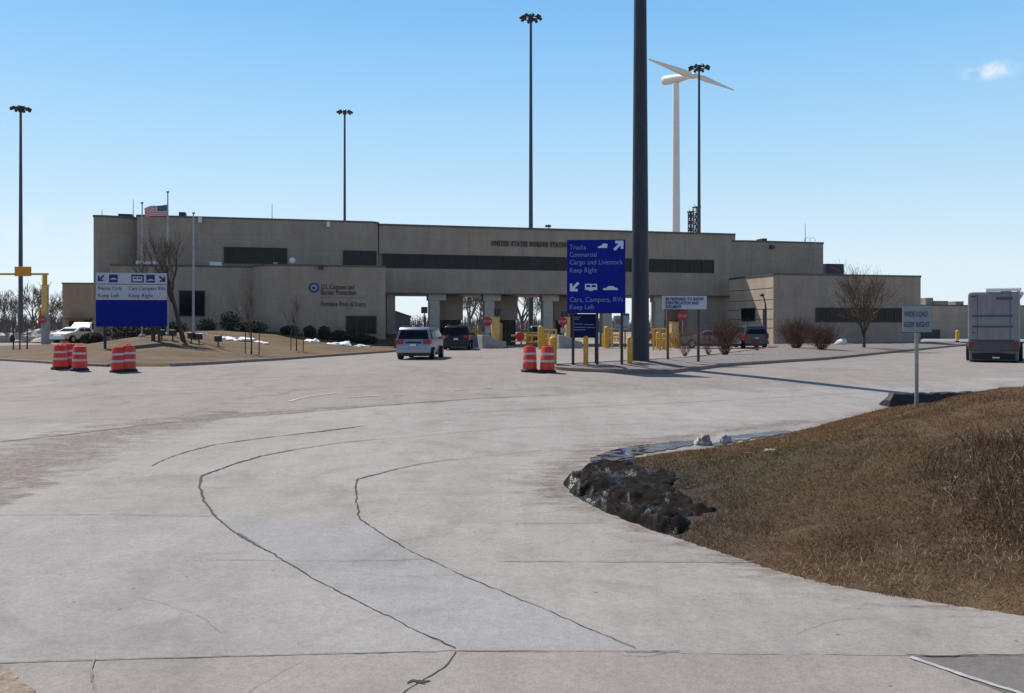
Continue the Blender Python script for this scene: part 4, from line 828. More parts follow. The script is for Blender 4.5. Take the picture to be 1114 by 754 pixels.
# ================================================================ SIGNS
def arrow(cx, cz, s, ang):
    """fat diagonal road-sign arrow pointing along ang"""
    pts = [(0.5, 0.5), (-0.35, 0.5), (-0.35, 0.22), (0.02, 0.22), (-0.55, -0.35), (-0.35, -0.55), (0.22, 0.02), (0.22, -0.35), (0.5, -0.35)]
    a = ang - R(45); return [(cx + s * (x * math.cos(a) - z * math.sin(a)), cz + s * (x * math.sin(a) + z * math.cos(a))) for x, z in pts]
def car_icon(cx, cz, s): return [(cx + s * x, cz + s * z) for x, z in ((-1, -0.2), (1, -0.2), (1, 0.02), (0.7, 0.1), (0.35, 0.32), (-0.3, 0.32), (-0.55, 0.08), (-1, 0.02))]
def truck_icon(cx, cz, s): return [(cx + s * x, cz + s * z) for x, z in ((-1, -0.35), (0.9, -0.35), (1.0, 0.35), (0.75, 0.55), (0.05, 0.5), (-0.25, 0.15), (-0.9, -0.05))]
# big blue guide sign
d = 36.5; pp = pos(648.5, d); g = empty('guide_sign', pp, R(-4), 'tall blue truck and car lane sign on posts beside the thick mast', 'road sign'); k = d / F
X_ = lambda px: (px - 648.5) * k
Z_ = lambda py: (HY - py) * k - pp.z
MB().box(X_(617.3), X_(679.8), -0.03, 0.03, Z_(340.5), Z_(261.3)).build('panel', 'sign_blue', g, bevel=0.01)
MB().box(X_(617.3) - 0.02, X_(679.8) + 0.02, 0.03, 0.06, Z_(340.5) - 0.02, Z_(261.3) + 0.02).build('back_frame', 'frame_dark', g)
for px in (623.5, 649.8, 676.5): MB().box(X_(px) - 0.055, X_(px) + 0.055, 0.065, 0.17, -0.3, Z_(270)).build('post', 'metal_dark', g)
for txt, x0, x1, yb in (('Trucks', 619.5, 637.5, 271.5), ('Commercial', 619.5, 649, 279.5), ('Cargo and Livestock', 619.5, 677.5, 287.8), ('Keep Right', 619.5, 649.5, 296.5), ('Cars, Campers, RVs', 619.5, 677.5, 328.5), ('Keep Left', 619.5, 646.5, 336.5)):
    o = lettering(txt, 7.6 * k, 'letter_soft', g, (X_(x0), -0.036, Z_(yb)), ext=0.004); o.scale[0] = (X_(x1) - X_(x0)) / max(v.co.x for v in o.data.vertices)
def sym(nm, m, mb, par): return mb.build(nm, m, par)
for px_, py_, s_, a_ in ((672.8, 267.3, 10.4, 45), (625, 312, 10, 225)): sym('arrow', 'letter_white', MB().slab(arrow(X_(px_), Z_(py_), s_ * k, R(a_)), -0.038, -0.031), g)
sym('truck_symbol', 'letter_white', MB().slab(truck_icon(X_(655.5), Z_(268), 5.4 * k), -0.038, -0.031), g); sym('car_symbol', 'letter_white', MB().slab(car_icon(X_(664), Z_(314), 8 * k), -0.038, -0.031), g)
cx_, cz_ = X_(643), Z_(312.3); q = k; ic = MB()
ic.box(cx_ - 6.6*q, cx_ + 6.6*q, -0.038, -0.031, cz_ - 3.2*q, cz_ - 0.2*q).box(cx_ - 6.4*q, cx_ + 6.4*q, -0.038, -0.031, cz_ + 2.2*q, cz_ + 3.4*q)
for a_ in (-6.5, -0.7, 5.2): ic.box(cx_ + a_*q, cx_ + (a_ + 1.3)*q, -0.0385, -0.0312, cz_ - 0.25*q, cz_ + 2.25*q)
ic.box(cx_ - 2*q, cx_ + 2*q, -0.038, -0.031, cz_ - 4.2*q, cz_ - 3.25*q); sym('camper_symbol', 'letter_white', ic, g)
# small navy notice below, on the same posts but its own board
d = 37.0; pp = pos(635, d); g = empty('notice_board', pp, R(-3), 'small dark navy notice board hanging below the big blue sign', 'notice sign'); k = d / F; X_ = lambda px: (px - 635) * k; Z_ = lambda py: (HY - py) * k - pp.z
MB().box(X_(620.5), X_(650), -0.02, 0.02, Z_(367.5), Z_(341.5)).build('panel', 'sign_navy', g)
ln = MB()
for yb, a, b in ((345, 624, 632), (347.2, 624, 630), (352.5, 624, 634), (353, 635.5, 646), (356, 624, 637), (356.3, 638, 647.5), (358.7, 624, 637)): ln.box(X_(a), X_(b), -0.027, -0.022, Z_(yb + 0.55), Z_(yb - 0.25))
ln.build('lettering', 'letter_soft', g)
for px in (623, 648): MB().box(X_(px) - 0.04, X_(px) + 0.04, 0.024, 0.09, 0, Z_(343)).build('post', 'metal_dark', g)
# small grey sign on a post right of it
d = 37.5; pp = pos(676, d); g = empty('small_sign', pp, R(-4), 'small grey sign plate on a post between the blue sign and the mast', 'sign'); k = d / F; X_ = lambda px: (px - 676) * k; Z_ = lambda py: (HY - py) * k - pp.z
MB().box(X_(668), X_(684), -0.02, 0.02, Z_(359), Z_(343.5)).build('panel', 'sign_pale', g, bevel=0.006); MB().box(-0.04, 0.04, 0.024, 0.1, -0.2, Z_(345)).build('post', 'metal_dark', g)
MB().box(X_(670), X_(676), -0.027, -0.022, Z_(353), Z_(347)).box(X_(670), X_(682), -0.027, -0.022, Z_(356.5), Z_(355.3)).build('symbols', 'letter_grey', g)
# identification sign
d = 38.8; pp = pos(745, d); g = empty('warning_sign', pp, R(5), 'long pale sign about identification on two posts right of the thick mast', 'road sign'); k = d / F; X_ = lambda px: (px - 745) * k; Z_ = lambda py: (HY - py) * k - pp.z
MB().box(X_(720.3), X_(769.3), -0.02, 0.02, Z_(336.5), Z_(322)).build('panel', 'sign_white', g, bevel=0.006)
for px, m in ((726.5, 'stake'), (760.5, 'metal_dark')): MB().box(X_(px) - 0.05, X_(px) + 0.05, 0.024, 0.11, -0.2, Z_(323)).build('post', m, g)
for txt, x0, x1, yb in (('BE PREPARED TO SHOW', 723.5, 766, 327), ('IDENTIFICATION AND', 723.5, 760.5, 331.2), ('DOCUMENTS', 723.5, 741, 335.4)):
    o = lettering(txt, 4.6 * k, 'letter_blue', g, (X_(x0), -0.026, Z_(yb)), ext=0.004, bold=0.006); o.scale[0] = (X_(x1) - X_(x0)) / max(v.co.x for v in o.data.vertices)
# wide load sign at the right
d = 23.2; px0 = 998; x_ = (px0 - CX) / F * d; z_ = float(mound_z(min(x_, 16), d)) - 0.05; g = empty('lane_sign', (x_, d, z_), R(-6), 'pale square wide load sign on a single post behind the grass mound', 'road sign'); k = d / F; X_ = lambda px: (px - px0) * k; Z_ = lambda py: (HY - py) * k - z_
MB().box(X_(982.5), X_(1012.8), -0.015, 0.015, Z_(361.5), Z_(332.5)).build('panel', 'sign_pale', g, bevel=0.004)
MB().box(X_(982.5) - 0.012, X_(1012.8) + 0.012, 0.016, 0.03, Z_(361.5) - 0.012, Z_(332.5) + 0.012).build('back_frame', 'frame_dark', g)
MB().box(-0.042, 0.042, 0.032, 0.09, -0.4, Z_(334)).build('post', 'galv', g)
for txt, x0, x1, yb in (('WIDE LOAD', 984, 1008.5, 344.3), ('KEEP RIGHT', 984, 1010.5, 355.7)):
    o = lettering(txt, 7.8 * k, 'letter_slate', g, (X_(x0), -0.02, Z_(yb)), ext=0.003, bold=0.003); o.scale[0] = (X_(x1) - X_(x0)) / max(v.co.x for v in o.data.vertices)
# lane sign at the left
d = 39.5; p0 = at(143, 388.5); d = p0.y; zl = p0.z + 0.12; g = empty('lane_sign', (p0.x, d, zl), R(8), 'wide sign with white top and empty blue lower half on the left lawn', 'road sign'); k = d / F; X_ = lambda px: (px - 143.5) * k; Z_ = lambda py: (HY - py) * k - zl
MB().box(X_(107), X_(180.5), -0.03, 0.03, Z_(326.3), Z_(297)).build('panel', 'sign_white', g); MB().box(X_(107), X_(180.5), -0.03, 0.03, Z_(355.3), Z_(326.5)).build('lower_panel', 'sign_blue', g)
MB().box(X_(107), X_(180.5), -0.036, -0.032, Z_(309.6), Z_(309)).build('divider', 'letter_blue', g)
for px in (115.8, 172): MB().box(X_(px) - 0.065, X_(px) + 0.065, 0.035, 0.15, -0.3, Z_(299)).build('post', 'metal_dark', g)
MB().box(X_(107), X_(180.5), 0.031, 0.034, Z_(355), Z_(297.5)).build('back_frame', 'frame_dark', g)
for px_, py_, a_ in ((112.3, 302.8, 225), (175.5, 303.2, -45)): sym('arrow', 'letter_blue', MB().slab(arrow(X_(px_), Z_(py_), 6.6 * k, R(a_)), -0.037, -0.032), g)
sy = [sym('symbol_panel', 'letter_blue', MB().box(X_(a), X_(b), -0.036, -0.032, Z_(307.4), Z_(298.8)), g) for a, b in ((120.5, 129.5), (143.5, 156.5), (159, 168))]
sym('car_symbol', 'sign_white', MB().slab(car_icon(X_(125), Z_(303.6), 3.4 * k), -0.042, -0.037), sy[0]); sym('car_symbol', 'sign_white', MB().slab(car_icon(X_(163.5), Z_(304.6), 3.6 * k), -0.042, -0.037), sy[2])
ic = MB().box(X_(145), X_(155), -0.042, -0.037, Z_(306), Z_(303.5)).box(X_(145), X_(155), -0.042, -0.037, Z_(301.8), Z_(300.8))
for a_ in (145, 149.2, 154): ic.box(X_(a_), X_(a_ + 1.0), -0.0425, -0.0372, Z_(303.6), Z_(301.7))
sym('camper_symbol', 'sign_white', ic, sy[1])
for txt, x0, x1, yb in (('Nexus Only', 109, 134, 315.6), ('Cars Campers RVs', 140.5, 179, 315.6), ('Keep Left', 109, 131, 323.5), ('Keep Right', 140.5, 166, 323.5)):
    o = lettering(txt, 5.8 * k, 'letter_blue', g, (X_(x0), -0.036, Z_(yb)), ext=0.004); o.scale[0] = (X_(x1) - X_(x0)) / max(v.co.x for v in o.data.vertices)
# ================================================================ BARRELS
def barrel(loc, rz, label):
    b = MB().lathe([(0.285, 0.10), (0.285, 0.34), (0.275, 0.35), (0.272, 0.60), (0.264, 0.61), (0.260, 0.82), (0.252, 0.83), (0.246, 0.96), (0.22, 1.0)], 24).build('traffic_barrel', 'barrel_orange', None, smooth_deg=40)
    b.location = loc; b.rotation_euler = (0, 0, rz)
    MB().lathe([(0.36, 0.0), (0.36, 0.04), (0.32, 0.09), (0.29, 0.11)], 24).build('base', 'rubber', b, smooth_deg=40)
    for z0, z1, r0, r1 in ((0.39, 0.48, 0.278, 0.2765), (0.67, 0.76, 0.2665, 0.2645)): MB().lathe([(r0, z0), (r1, z1)], 24).build('band', 'band_white', b, smooth_deg=60)
    MB().tube([(-0.09, 0, 0.98), (-0.09, 0, 1.04), (0.09, 0, 1.04), (0.09, 0, 0.98)], 0.022, 6).build('handle', 'barrel_orange', b)
    return tag(b, label, 'traffic barrel', 'orange traffic barrels on the road')
BAR = barrel(at(576.3, 404.2), 0.2, 'orange and white barrel left of its pair before the yellow bollards')
for px, py, rz, lb in ((595.3, 405, 0.5, 'orange and white barrel closest to the yellow bollards'), (65.5, 401.5, 0.1, 'leftmost orange barrel of the trio by the left lawn'), (74.5, 400.3, 0.9, 'half hidden orange barrel in the middle of the trio by the lawn'), (86.6, 403, 0.4, 'rightmost orange barrel of the trio by the left lawn'),
                       (129.6, 404.5, 0.3, 'front orange barrel of the pair below the white and blue sign'), (139.5, 404, 1.2, 'orange barrel at the right of the pair below the white and blue sign')):
    q_ = dup(BAR, at(px, py), rz, lb); q_.rotation_euler = (R(random.uniform(-1.6, 1.6)), R(random.uniform(-1.6, 1.6)), rz); q_.scale = (1, 1, random.uniform(0.97, 1.03))
# ================================================================ VEHICLES (nose along +y, origin on the ground at the middle)
def vehicle(name, loc, rz, label, cat, paint, L=5.0, Wd=1.9, kind='van', lamps='lamp_red', roofz=1.75, rails=True):
    h = L / 2; hw = Wd / 2
    if kind == 'van': out = [(-h, 0.36), (-h - 0.02, 0.62), (-h + 0.03, 1.02), (-h + 0.26, 1.62), (-h + 0.42, roofz - 0.02), (-h + 1.2, roofz), (0.4, roofz), (1.0, roofz - 0.07), (1.75, 1.10), (h - 0.25, 0.92), (h, 0.62), (h - 0.02, 0.32)]
    elif kind == 'suv': out = [(-h, 0.42), (-h - 0.02, 0.68), (-h + 0.05, 1.05), (-h + 0.22, 1.58), (-h + 0.38, roofz - 0.02), (-h + 1.2, roofz), (0.1, roofz), (0.5, roofz - 0.08), (1.1, 1.18), (h - 0.2, 1.02), (h, 0.75), (h - 0.02, 0.40)]
    elif kind == 'pickup': out = [(-h, 0.48), (-h - 0.02, 0.7), (-h, 1.12), (-h + 1.85, 1.12), (-h + 1.95, 1.15), (-h + 2.1, roofz - 0.04), (-h + 2.4, roofz), (0.75, roofz), (1.0, roofz - 0.06), (1.55, 1.20), (h - 0.15, 1.10), (h, 0.80), (h - 0.02, 0.45)]
    else: out = [(-h, 0.34), (-h - 0.02, 0.6), (-h + 0.06, 0.95), (-h + 0.9, 1.05), (-h + 1.45, roofz - 0.04), (-0.2, roofz), (0.3, roofz - 0.04), (1.1, 1.0), (h - 0.2, 0.82), (h, 0.6), (h - 0.02, 0.32)]
    belt = 1.08 if kind in ('van', 'suv') else 1.12 if kind == 'pickup' else 0.98
    def wz(z): return hw * (0.93 + 0.07 * min(1, max(0, (z - 0.3) / 0.35))) if z < belt else hw * (1 - 0.21 * ((z - belt) / (roofz - belt)) ** 1.25)
    def wy(y): return 1 - 0.16 * max(0, (y - (h - 0.8)) / 0.8) ** 2 - 0.06 * max(0, (-h + 0.35 - y) / 0.35) ** 2
    v = empty(name, loc, rz, label, cat)
    bm = bmesh.new(); Lv = [bm.verts.new((-wz(z) * wy(y), y, z)) for y, z in out]; Rv = [bm.verts.new((wz(z) * wy(y), y, z)) for y, z in out]; n = len(out)
    # extra belt-line loop keeps the glasshouse crisp
    fl = bm.faces.new(Lv[::-1]); fr = bm.faces.new(Rv)
    for i in range(n): bm.faces.new((Lv[i], Rv[i], Rv[(i + 1) % n], Lv[(i + 1) % n]))
    bmesh.ops.bisect_plane(bm, geom=bm.verts[:] + bm.edges[:] + bm.faces[:], plane_co=(0, 0, belt), plane_no=(0, 0, 1)); bmesh.ops.bisect_plane(bm, geom=bm.verts[:] + bm.edges[:] + bm.faces[:], plane_co=(0, 0, 0.65), plane_no=(0, 0, 1))
    for q in bm.verts:
        if abs(q.co.z - belt) < 1e-4 or abs(q.co.z - 0.65) < 1e-4:
            if abs(q.co.x) > hw * 0.5: q.co.x = math.copysign(wz(q.co.z) * wy(q.co.y), q.co.x)
    bmesh.ops.recalc_face_normals(bm, faces=bm.faces); me = bpy.data.meshes.new('body'); bm.to_mesh(me); bm.free(); me.materials.append(MATS[paint])
    bo = bpy.data.objects.new('body', me); C.objects.link(bo); bo.parent = v; b = bo.modifiers.new('bevel', 'BEVEL'); b.width = 0.06; b.segments = 3; b.limit_method = 'ANGLE'; b.angle_limit = R(25)
    for p_ in me.polygons: p_.use_smooth = True
    me.set_sharp_from_angle(angle=R(50))
    def outy(z, rear=True):                     # y of the rear / front outline at height z
        cand = []
        for i in range(n):
            (y0, z0), (y1, z1) = out[i], out[(i + 1) % n]
            if (z0 - z) * (z1 - z) <= 0 and abs(z1 - z0) > 1e-6: cand.append(y0 + (y1 - y0) * (z - z0) / (z1 - z0))
        return min(cand) if rear else max(cand)
    g = MB()
    if kind in ('van', 'suv'): z0, z1 = belt + 0.03, roofz - 0.17; e = -0.012; g.quad((-wz(z0) + 0.14, outy(z0) + e, z0), (wz(z0) - 0.14, outy(z0) + e, z0), (wz(z1) - 0.13, outy(z1) + e, z1), (-wz(z1) + 0.13, outy(z1) + e, z1))
    elif kind == 'pickup': z0, z1 = 1.2, roofz - 0.15; g.quad((-wz(z0) + 0.2, -h + 1.93, z0), (wz(z0) - 0.2, -h + 1.93, z0), (wz(z1) - 0.16, -h + 2.04, z1), (-wz(z1) + 0.16, -h + 2.04, z1))
    else: z0, z1 = 1.06, roofz - 0.06; g.quad((-wz(z0) + 0.12, -h + 0.88, z0 + 0.01), (wz(z0) - 0.12, -h + 0.88, z0 + 0.01), (wz(z1) - 0.12, -h + 1.42, z1 + 0.01), (-wz(z1) + 0.12, -h + 1.42, z1 + 0.01))
    g.build('rear_window', 'car_glass', v)
    g = MB(); z0, z1 = belt + 0.03, roofz - 0.15; g.quad((wz(z0) - 0.12, outy(z0, False) + 0.012, z0), (-wz(z0) + 0.12, outy(z0, False) + 0.012, z0), (-wz(z1) + 0.12, outy(z1, False) + 0.012, z1), (wz(z1) - 0.12, outy(z1, False) + 0.012, z1)); g.build('windscreen', 'car_glass', v)
    ya, yb = outy(z0) + (0.35 if kind != 'pickup' else 0), outy(z0, False) - 0.35
    if kind == 'pickup': ya = -h + 2.2
    if kind == 'sedan': ya = -h + 1.2
    cuts = [ya, ya + (yb - ya) * 0.33, ya + (yb - ya) * 0.66, yb] if kind in ('van', 'suv') else [ya, (ya + yb) / 2, yb]
    for s in (-1, 1):
        for a, c in zip(cuts, cuts[1:]):
            last = c == cuts[-1]; first = a == cuts[0]; q0, q1 = a + 0.04, c - 0.04
            x0, x1 = wz(z0) + 0.012, wz(z1) + 0.012
            if kind == 'sedan': pass
            top1 = q1 - (0.42 if last else 0); top0 = q0 + (0.12 if first else 0)
            pts = [(s * x0, q0, z0), (s * x0, q1, z0), (s * x1, top1, z1), (s * x1, top0, z1)]
            MB().quad(*(pts if s > 0 else pts[::-1])).build('side_window', 'car_glass', v)
        zl = 0.98 if kind in ('van', 'suv') else 0.9
        if kind == 'van': MB().box(min(s * (hw - 0.44), s * (hw - 0.015)), max(s * (hw - 0.44), s * (hw - 0.015)), -h - 0.06, -h + 0.22, zl - 0.14, zl + 0.10).build('tail_light', lamps, v, bevel=0.02)
        else: MB().box(min(s * (hw - 0.22), s * (hw - 0.01)), max(s * (hw - 0.22), s * (hw - 0.01)), -h - 0.06, -h + 0.2, zl - 0.2, zl + 0.16).build('tail_light', lamps, v, bevel=0.02)
        MB().box(min(s * (hw - 0.5), s * (hw - 0.12)), max(s * (hw - 0.5), s * (hw - 0.12)), h - 0.16, h - 0.02, 0.62, 0.78).build('headlight', 'lamp_clear', v, bevel=0.02)
        MB().box(min(s * hw, s * (hw + 0.2)), max(s * hw, s * (hw + 0.2)), 0.85, 1.0, belt - 0.02, belt + 0.16).build('mirror', paint, v, bevel=0.03)
        for yw in (-h + 0.98, h - 0.95):
            r = 0.34 if kind not in ('suv', 'pickup') else 0.38; xa, xb = s * (hw - 0.24), s * (hw + 0.012)
            wl = MB().wheel(min(xa, xb), max(xa, xb), yw, r, r).build('wheel', 'rubber', v); MB().wheel(min(s * (hw + 0.013), s * (hw + 0.022)), max(s * (hw + 0.013), s * (hw + 0.022)), yw, r, r * 0.62).build('rim', 'rim', wl)
    MB().box(-hw + 0.06, hw - 0.06, -h - 0.07, -h + 0.1, 0.36, 0.6).build('bumper', paint, v, bevel=0.03)
    MB().box(-hw + 0.12, hw - 0.12, -h - 0.05, h - 0.2, 0.20, 0.355).build('underbody', 'trim_black', v)
    MB().box(-0.16, 0.16, -h - 0.085, -h - 0.072, 0.72 if kind != 'sedan' else 0.66, 0.85 if kind != 'sedan' else 0.78).build('number_plate', 'plate', v)
    if kind == 'van': MB().box(-0.42, 0.42, -h - 0.055, -h + 0.05, 0.88, 0.98).build('trunk_trim', 'trim_black', v)
    if rails and kind in ('van', 'suv'):
        for s in (-1, 1): MB().tube([(s * wz(roofz) * 0.9, -h + 0.7, roofz), (s * wz(roofz) * 0.9, -h + 0.8, roofz + 0.07), (s * wz(roofz) * 0.9, 0.5, roofz + 0.07), (s * wz(roofz) * 0.9, 0.6, roofz)], 0.02, 6).build('roof_rail', 'metal_dark', v)
    return v
def vpos(px, py, L, rz):                        # rear bumper foot at the pixel
    p = at(px, py); q = p + Vector((-math.sin(rz), math.cos(rz), 0)) * (L / 2); return Vector((q.x, q.y, -E(q.y)))
vehicle('minivan', vpos(449.5, 391.5, 5.1, R(-4)), R(-4), 'silver minivan seen from behind driving up to the lanes', 'minivan', 'car_silver', 5.1, 1.95, 'van')
vehicle('minivan', vpos(496, 381, 5.0, R(-1)), R(-1), 'dark minivan waiting ahead of the silver one', 'minivan', 'car_black', 5.0, 1.95, 'van', roofz=1.78)
vehicle('parked_suv', vpos(823, 379.5, 4.7, R(-3)), R(-3), 'grey utility vehicle parked behind the bushes by the sunlit wall', 'suv', 'car_grey', 4.7, 1.85, 'suv', roofz=1.78)
vehicle('parked_car', pos(81.5, 79) + Vector((0, 0, 0.22)), R(168), 'white car parked left of the white and blue sign', 'car', 'car_white', 4.6, 1.8, 'sedan', roofz=1.42)
vehicle('pickup_truck', pos(94, 83.5) + Vector((0, 0, 0.28)), R(188), 'pale pickup truck behind the white parked car', 'pickup', 'car_silver', 5.3, 1.95, 'pickup', roofz=1.8)
vehicle('pickup_truck', pos(481, 92), R(160), 'dark pickup truck coming through the second lane', 'pickup', 'car_blue', 5.3, 1.95, 'pickup', roofz=1.85)
vehicle('parked_car', pos(772, 69), R(78), 'silver car behind the right post of the identification sign', 'car', 'car_silver', 4.6, 1.8, 'sedan', roofz=1.42)
vehicle('parked_suv', pos(586, 96), R(170), 'pale blue vehicle beyond the third lane', 'suv', 'car_grey', 4.7, 1.85, 'suv', roofz=1.8)
# motorhome
dM = 42.3; pm = pos(1081, dM); rv = empty('motorhome', pm, R(-29), 'large grey motorhome seen from behind at the right edge', 'motorhome'); k = dM / F; Z_ = lambda py: (HY - py) * k - pm.z; X_ = lambda px: (px - 1081.5) * k / 1.14
MB().box(X_(1053), X_(1110), 0, 9.2, Z_(380), Z_(317.5)).build('body', 'rv_body', rv, bevel=0.14)
MB().box(X_(1053) + 0.05, X_(1110) - 0.05, 0.03, 9.0, Z_(392.5) , Z_(380.2)).build('skirt', 'rv_low', rv, bevel=0.05)
MB().box(X_(1053.5), X_(1109.5), -0.10, 0.02, Z_(381.5), Z_(371.5)).build('bumper', 'rv_dark', rv, bevel=0.03)
for y0, y1, a, b in ((342.6, 344.8, 1058, 1102), (354.4, 356.4, 1058, 1102), (369.5, 372, 1056, 1104)): MB().box(X_(a), X_(b), -0.025, -0.002, Z_(y1), Z_(y0)).build('stripe', 'rv_dark', rv)
for a in (1063.5, 1099.5): MB().box(X_(a) - 0.012, X_(a) + 0.012, -0.012, -0.002, Z_(369), Z_(320)).build('seam', 'rv_dark', rv)
MB().box(X_(1058), X_(1061), -0.02, -0.003, Z_(362.8), Z_(361)).build('vent', 'rv_dark', rv)
MB().box(X_(1084), X_(1102), -0.02, -0.003, Z_(326.5), Z_(323.2)).build('badge', 'rv_dark', rv); MB().box(X_(1056), X_(1062), -0.03, -0.003, Z_(323.2), Z_(321.2)).build('marker_lamp', 'rv_dark', rv)
MB().box(X_(1069), X_(1090), -0.13, -0.103, Z_(384), Z_(379)).build('hitch_panel', 'rv_dark', rv); MB().box(X_(1080), X_(1088), -0.145, -0.131, Z_(389.8), Z_(388.2)).build('number_plate', 'plate', rv)
MB().box(X_(1058), X_(1105), -0.04, 0.02, Z_(391), Z_(384.5)).build('mud_flap', 'rubber', rv)
for s, a in ((-1, 1056), (1, 1104)):
    MB().box(X_(a) - 0.09, X_(a) + 0.09, -0.13, -0.102, Z_(377), Z_(373)).build('tail_light', 'lamp_red', rv, bevel=0.01)
    for y in (2.2, 7.6):
        x0 = X_(1056) if s < 0 else X_(1107); w_ = MB().wheel(x0 - 0.25, x0 + 0.25, y, 0.46, 0.46, 22).build('wheel', 'rubber', rv); MB().wheel(x0 - 0.26 if s < 0 else x0 + 0.251, x0 - 0.251 if s < 0 else x0 + 0.26, y, 0.46, 0.28, 20).build('rim', 'rim', w_)
    MB().wheel((X_(1058) if s < 0 else X_(1103)) - 0.14, (X_(1058) if s < 0 else X_(1103)) + 0.14, 0.75, 0.44, 0.44, 22).build('wheel', 'rubber', rv)
MB().tube([(X_(1073), 0.1, Z_(317) + 0.07), (X_(1109), 0.12, Z_(317) + 0.09), (X_(1109), 7.5, Z_(317) + 0.09)], 0.09, 10).build('awning_roll', 'white_paint', rv, smooth_deg=40)
MB().tube([(X_(1112), 1.2, Z_(319)), (X_(1112), 7.6, Z_(319))], 0.1, 10).build('awning_roll', 'white_paint', rv, smooth_deg=40)
MB().box(X_(1089), X_(1101), 1.2, 2.2, Z_(317.3), Z_(312.6)).build('roof_unit', 'rv_dark', rv, bevel=0.06)
for y in (1.6, 3.6, 5.6): MB().box(X_(1110) + 0.002, X_(1110) + 0.03, y, y + 1.2, Z_(345), Z_(330)).build('side_window', 'car_glass', rv)
for y in (1.6, 3.6, 5.6): MB().box(X_(1053) - 0.03, X_(1053) - 0.002, y, y + 1.2, Z_(345), Z_(330)).build('side_window', 'car_glass', rv)

# ================================================================ LANE FURNITURE
def octa(c, r): return [(c[0] + r * math.cos(R(22.5) + i * math.pi / 4), c[1] + r * math.sin(R(22.5) + i * math.pi / 4)) for i in range(8)]
def stop_sign(loc, zc, r, label, rz=0.0, post=True, writing=True):
    s = empty('stop_sign', loc, rz, label, 'stop sign', 'red stop signs at the lanes')
    MB().slab(octa((0, zc), r), -0.02, 0.02).build('plate', 'red_sign', s); lettering('STOP', r * 0.72, 'band_white', s, (0, -0.027, zc - r * 0.25), align='CENTER', ext=0.003)
    if post: MB().box(-0.03, 0.03, 0.022, 0.08, 0, zc + r * 0.6).build('post', 'galv', s)
    return s
def island(px, py, label):
    p = at(px, py); i = empty('lane_island', p, PHI, label, 'crash barrier', 'concrete noses of the lane islands')
    MB().slab([(-0.95, 0), (0.95, 0), (0.95, 0.50), (0.25, 0.62), (-0.35, 0.95), (-0.95, 1.05)], 0, 4.0).build('nose', 'concrete_grey', i, bevel=0.05); MB().box(-0.9, 0.9, 4.01, 9.0, 0, 0.3).build('deck', 'concrete_grey', i)
    return p
def cabinet(loc, w_, h_, label, m='yellow_pale'):
    c = MB().box(-w_ / 2, w_ / 2, 0, 0.6, 0, h_).build('control_cabinet', m, None, bevel=0.03); c.location = loc; c.rotation_euler = (0, 0, PHI)
    MB().box(-w_ / 2 - 0.03, w_ / 2 + 0.03, -0.03, 0.63, h_ + 0.002, h_ + 0.07).build('lid', m, c); MB().box(-w_ / 2 + 0.08, w_ / 2 - 0.08, -0.015, -0.002, 0.2, h_ - 0.15).build('door', m, c)
    return tag(c, label, 'cabinet', 'yellow control cabinets at the lanes')
for px, py, lb, lb2, lb3 in ((538, 379, 'grey concrete island nose behind the dark minivan', 'red stop sign on the island right of the dark minivan', 'yellow cabinet behind the stop sign near the dark minivan'),
                             (621, 379, 'grey concrete island nose left of the big blue sign', 'red stop sign just left of the big blue sign', 'yellow cabinet behind the stop sign beside the big blue sign')):
    p = island(px, py, lb); k = p.y / F
    stop_sign(Vector(((px - 8 - CX) * k, p.y + 1.2, p.z + 0.9)), (379 - 349.5) * k - 0.9, 0.38, lb2)
    cabinet(Vector(((px + 1 - CX) * k, p.y + 2.0, p.z + 0.5)), 0.62, (379 - 347) * k - 0.4, lb3)
    b = MB().box(-0.20, 0.20, -0.03, 0.02, 0.85, 1.25).build('lane_notice', 'sign_pale', None); b.location = ((px - 7.5 - CX) * k, p.y + 1.05, p.z + 0.35); tag(b, ('pale blue notice plate below the stop sign near the dark minivan' if px < 580 else 'pale blue notice plate below the stop sign by the big blue sign'), 'notice', 'notice plates at the lanes')
p = at(746, 379); k = p.y / F; stop_sign(Vector(((748 - CX) * k, p.y + 2, p.z)), (379 - 343.5) * k, 0.40, 'red stop sign below the identification sign', 0.05)
cabinet(Vector(((742.5 - CX) * k, p.y + 3, p.z)), 0.6, 2.0, 'amber cabinet left of the stop sign below the identification sign', 'yellow_pale')
p = at(688, 385); k = p.y / F; stop_sign(Vector(((684.5 - CX) * k, p.y + 3.5, p.z)), (385 - 352) * k, 0.38, 'red stop sign half hidden by the thick mast', -0.1)
# gate arms with a red round plate
def gate(px0, px1, py, zarm, label, plate=None):
    p = at(px0, py); k = p.y / F; g = empty('barrier_gate', p, R(2), label, 'barrier gate', 'yellow barrier gates at the lanes'); ln = (px1 - px0) * k
    MB().box(-0.22, 0.22, -0.2, 0.25, 0, zarm + 0.15).build('housing', 'yellow', g, bevel=0.03); MB().box(0.22, ln, -0.05, 0.05, zarm - 0.07, zarm + 0.07).build('arm', 'yellow', g); MB().box(0.22, ln, -0.04, 0.04, zarm - 0.5, zarm - 0.42).build('lower_arm', 'yellow', g)
    q = MB()
    for i in range(1, 5): q.box(ln * i / 5 - 0.03, ln * i / 5 + 0.03, -0.03, 0.03, zarm - 0.42, zarm - 0.07)
    q.build('hangers', 'yellow', g)
    if plate:
        MB().slab(octa(((plate - px0) * k, zarm - 0.1), 0.36), -0.09, -0.06).build('plate', 'red_sign', g)
gate(593, 556, 379, 1.0, 'yellow barrier gate with red plate left of the second island', 565.5)
gate(658, 676, 377.5, 0.95, 'yellow barrier gate under the small grey sign'); gate(726, 704, 378, 1.0, 'yellow barrier gate just right of the thick mast', 704.5); gate(509, 522, 376, 1.0, 'yellow barrier gate behind the dark minivan')
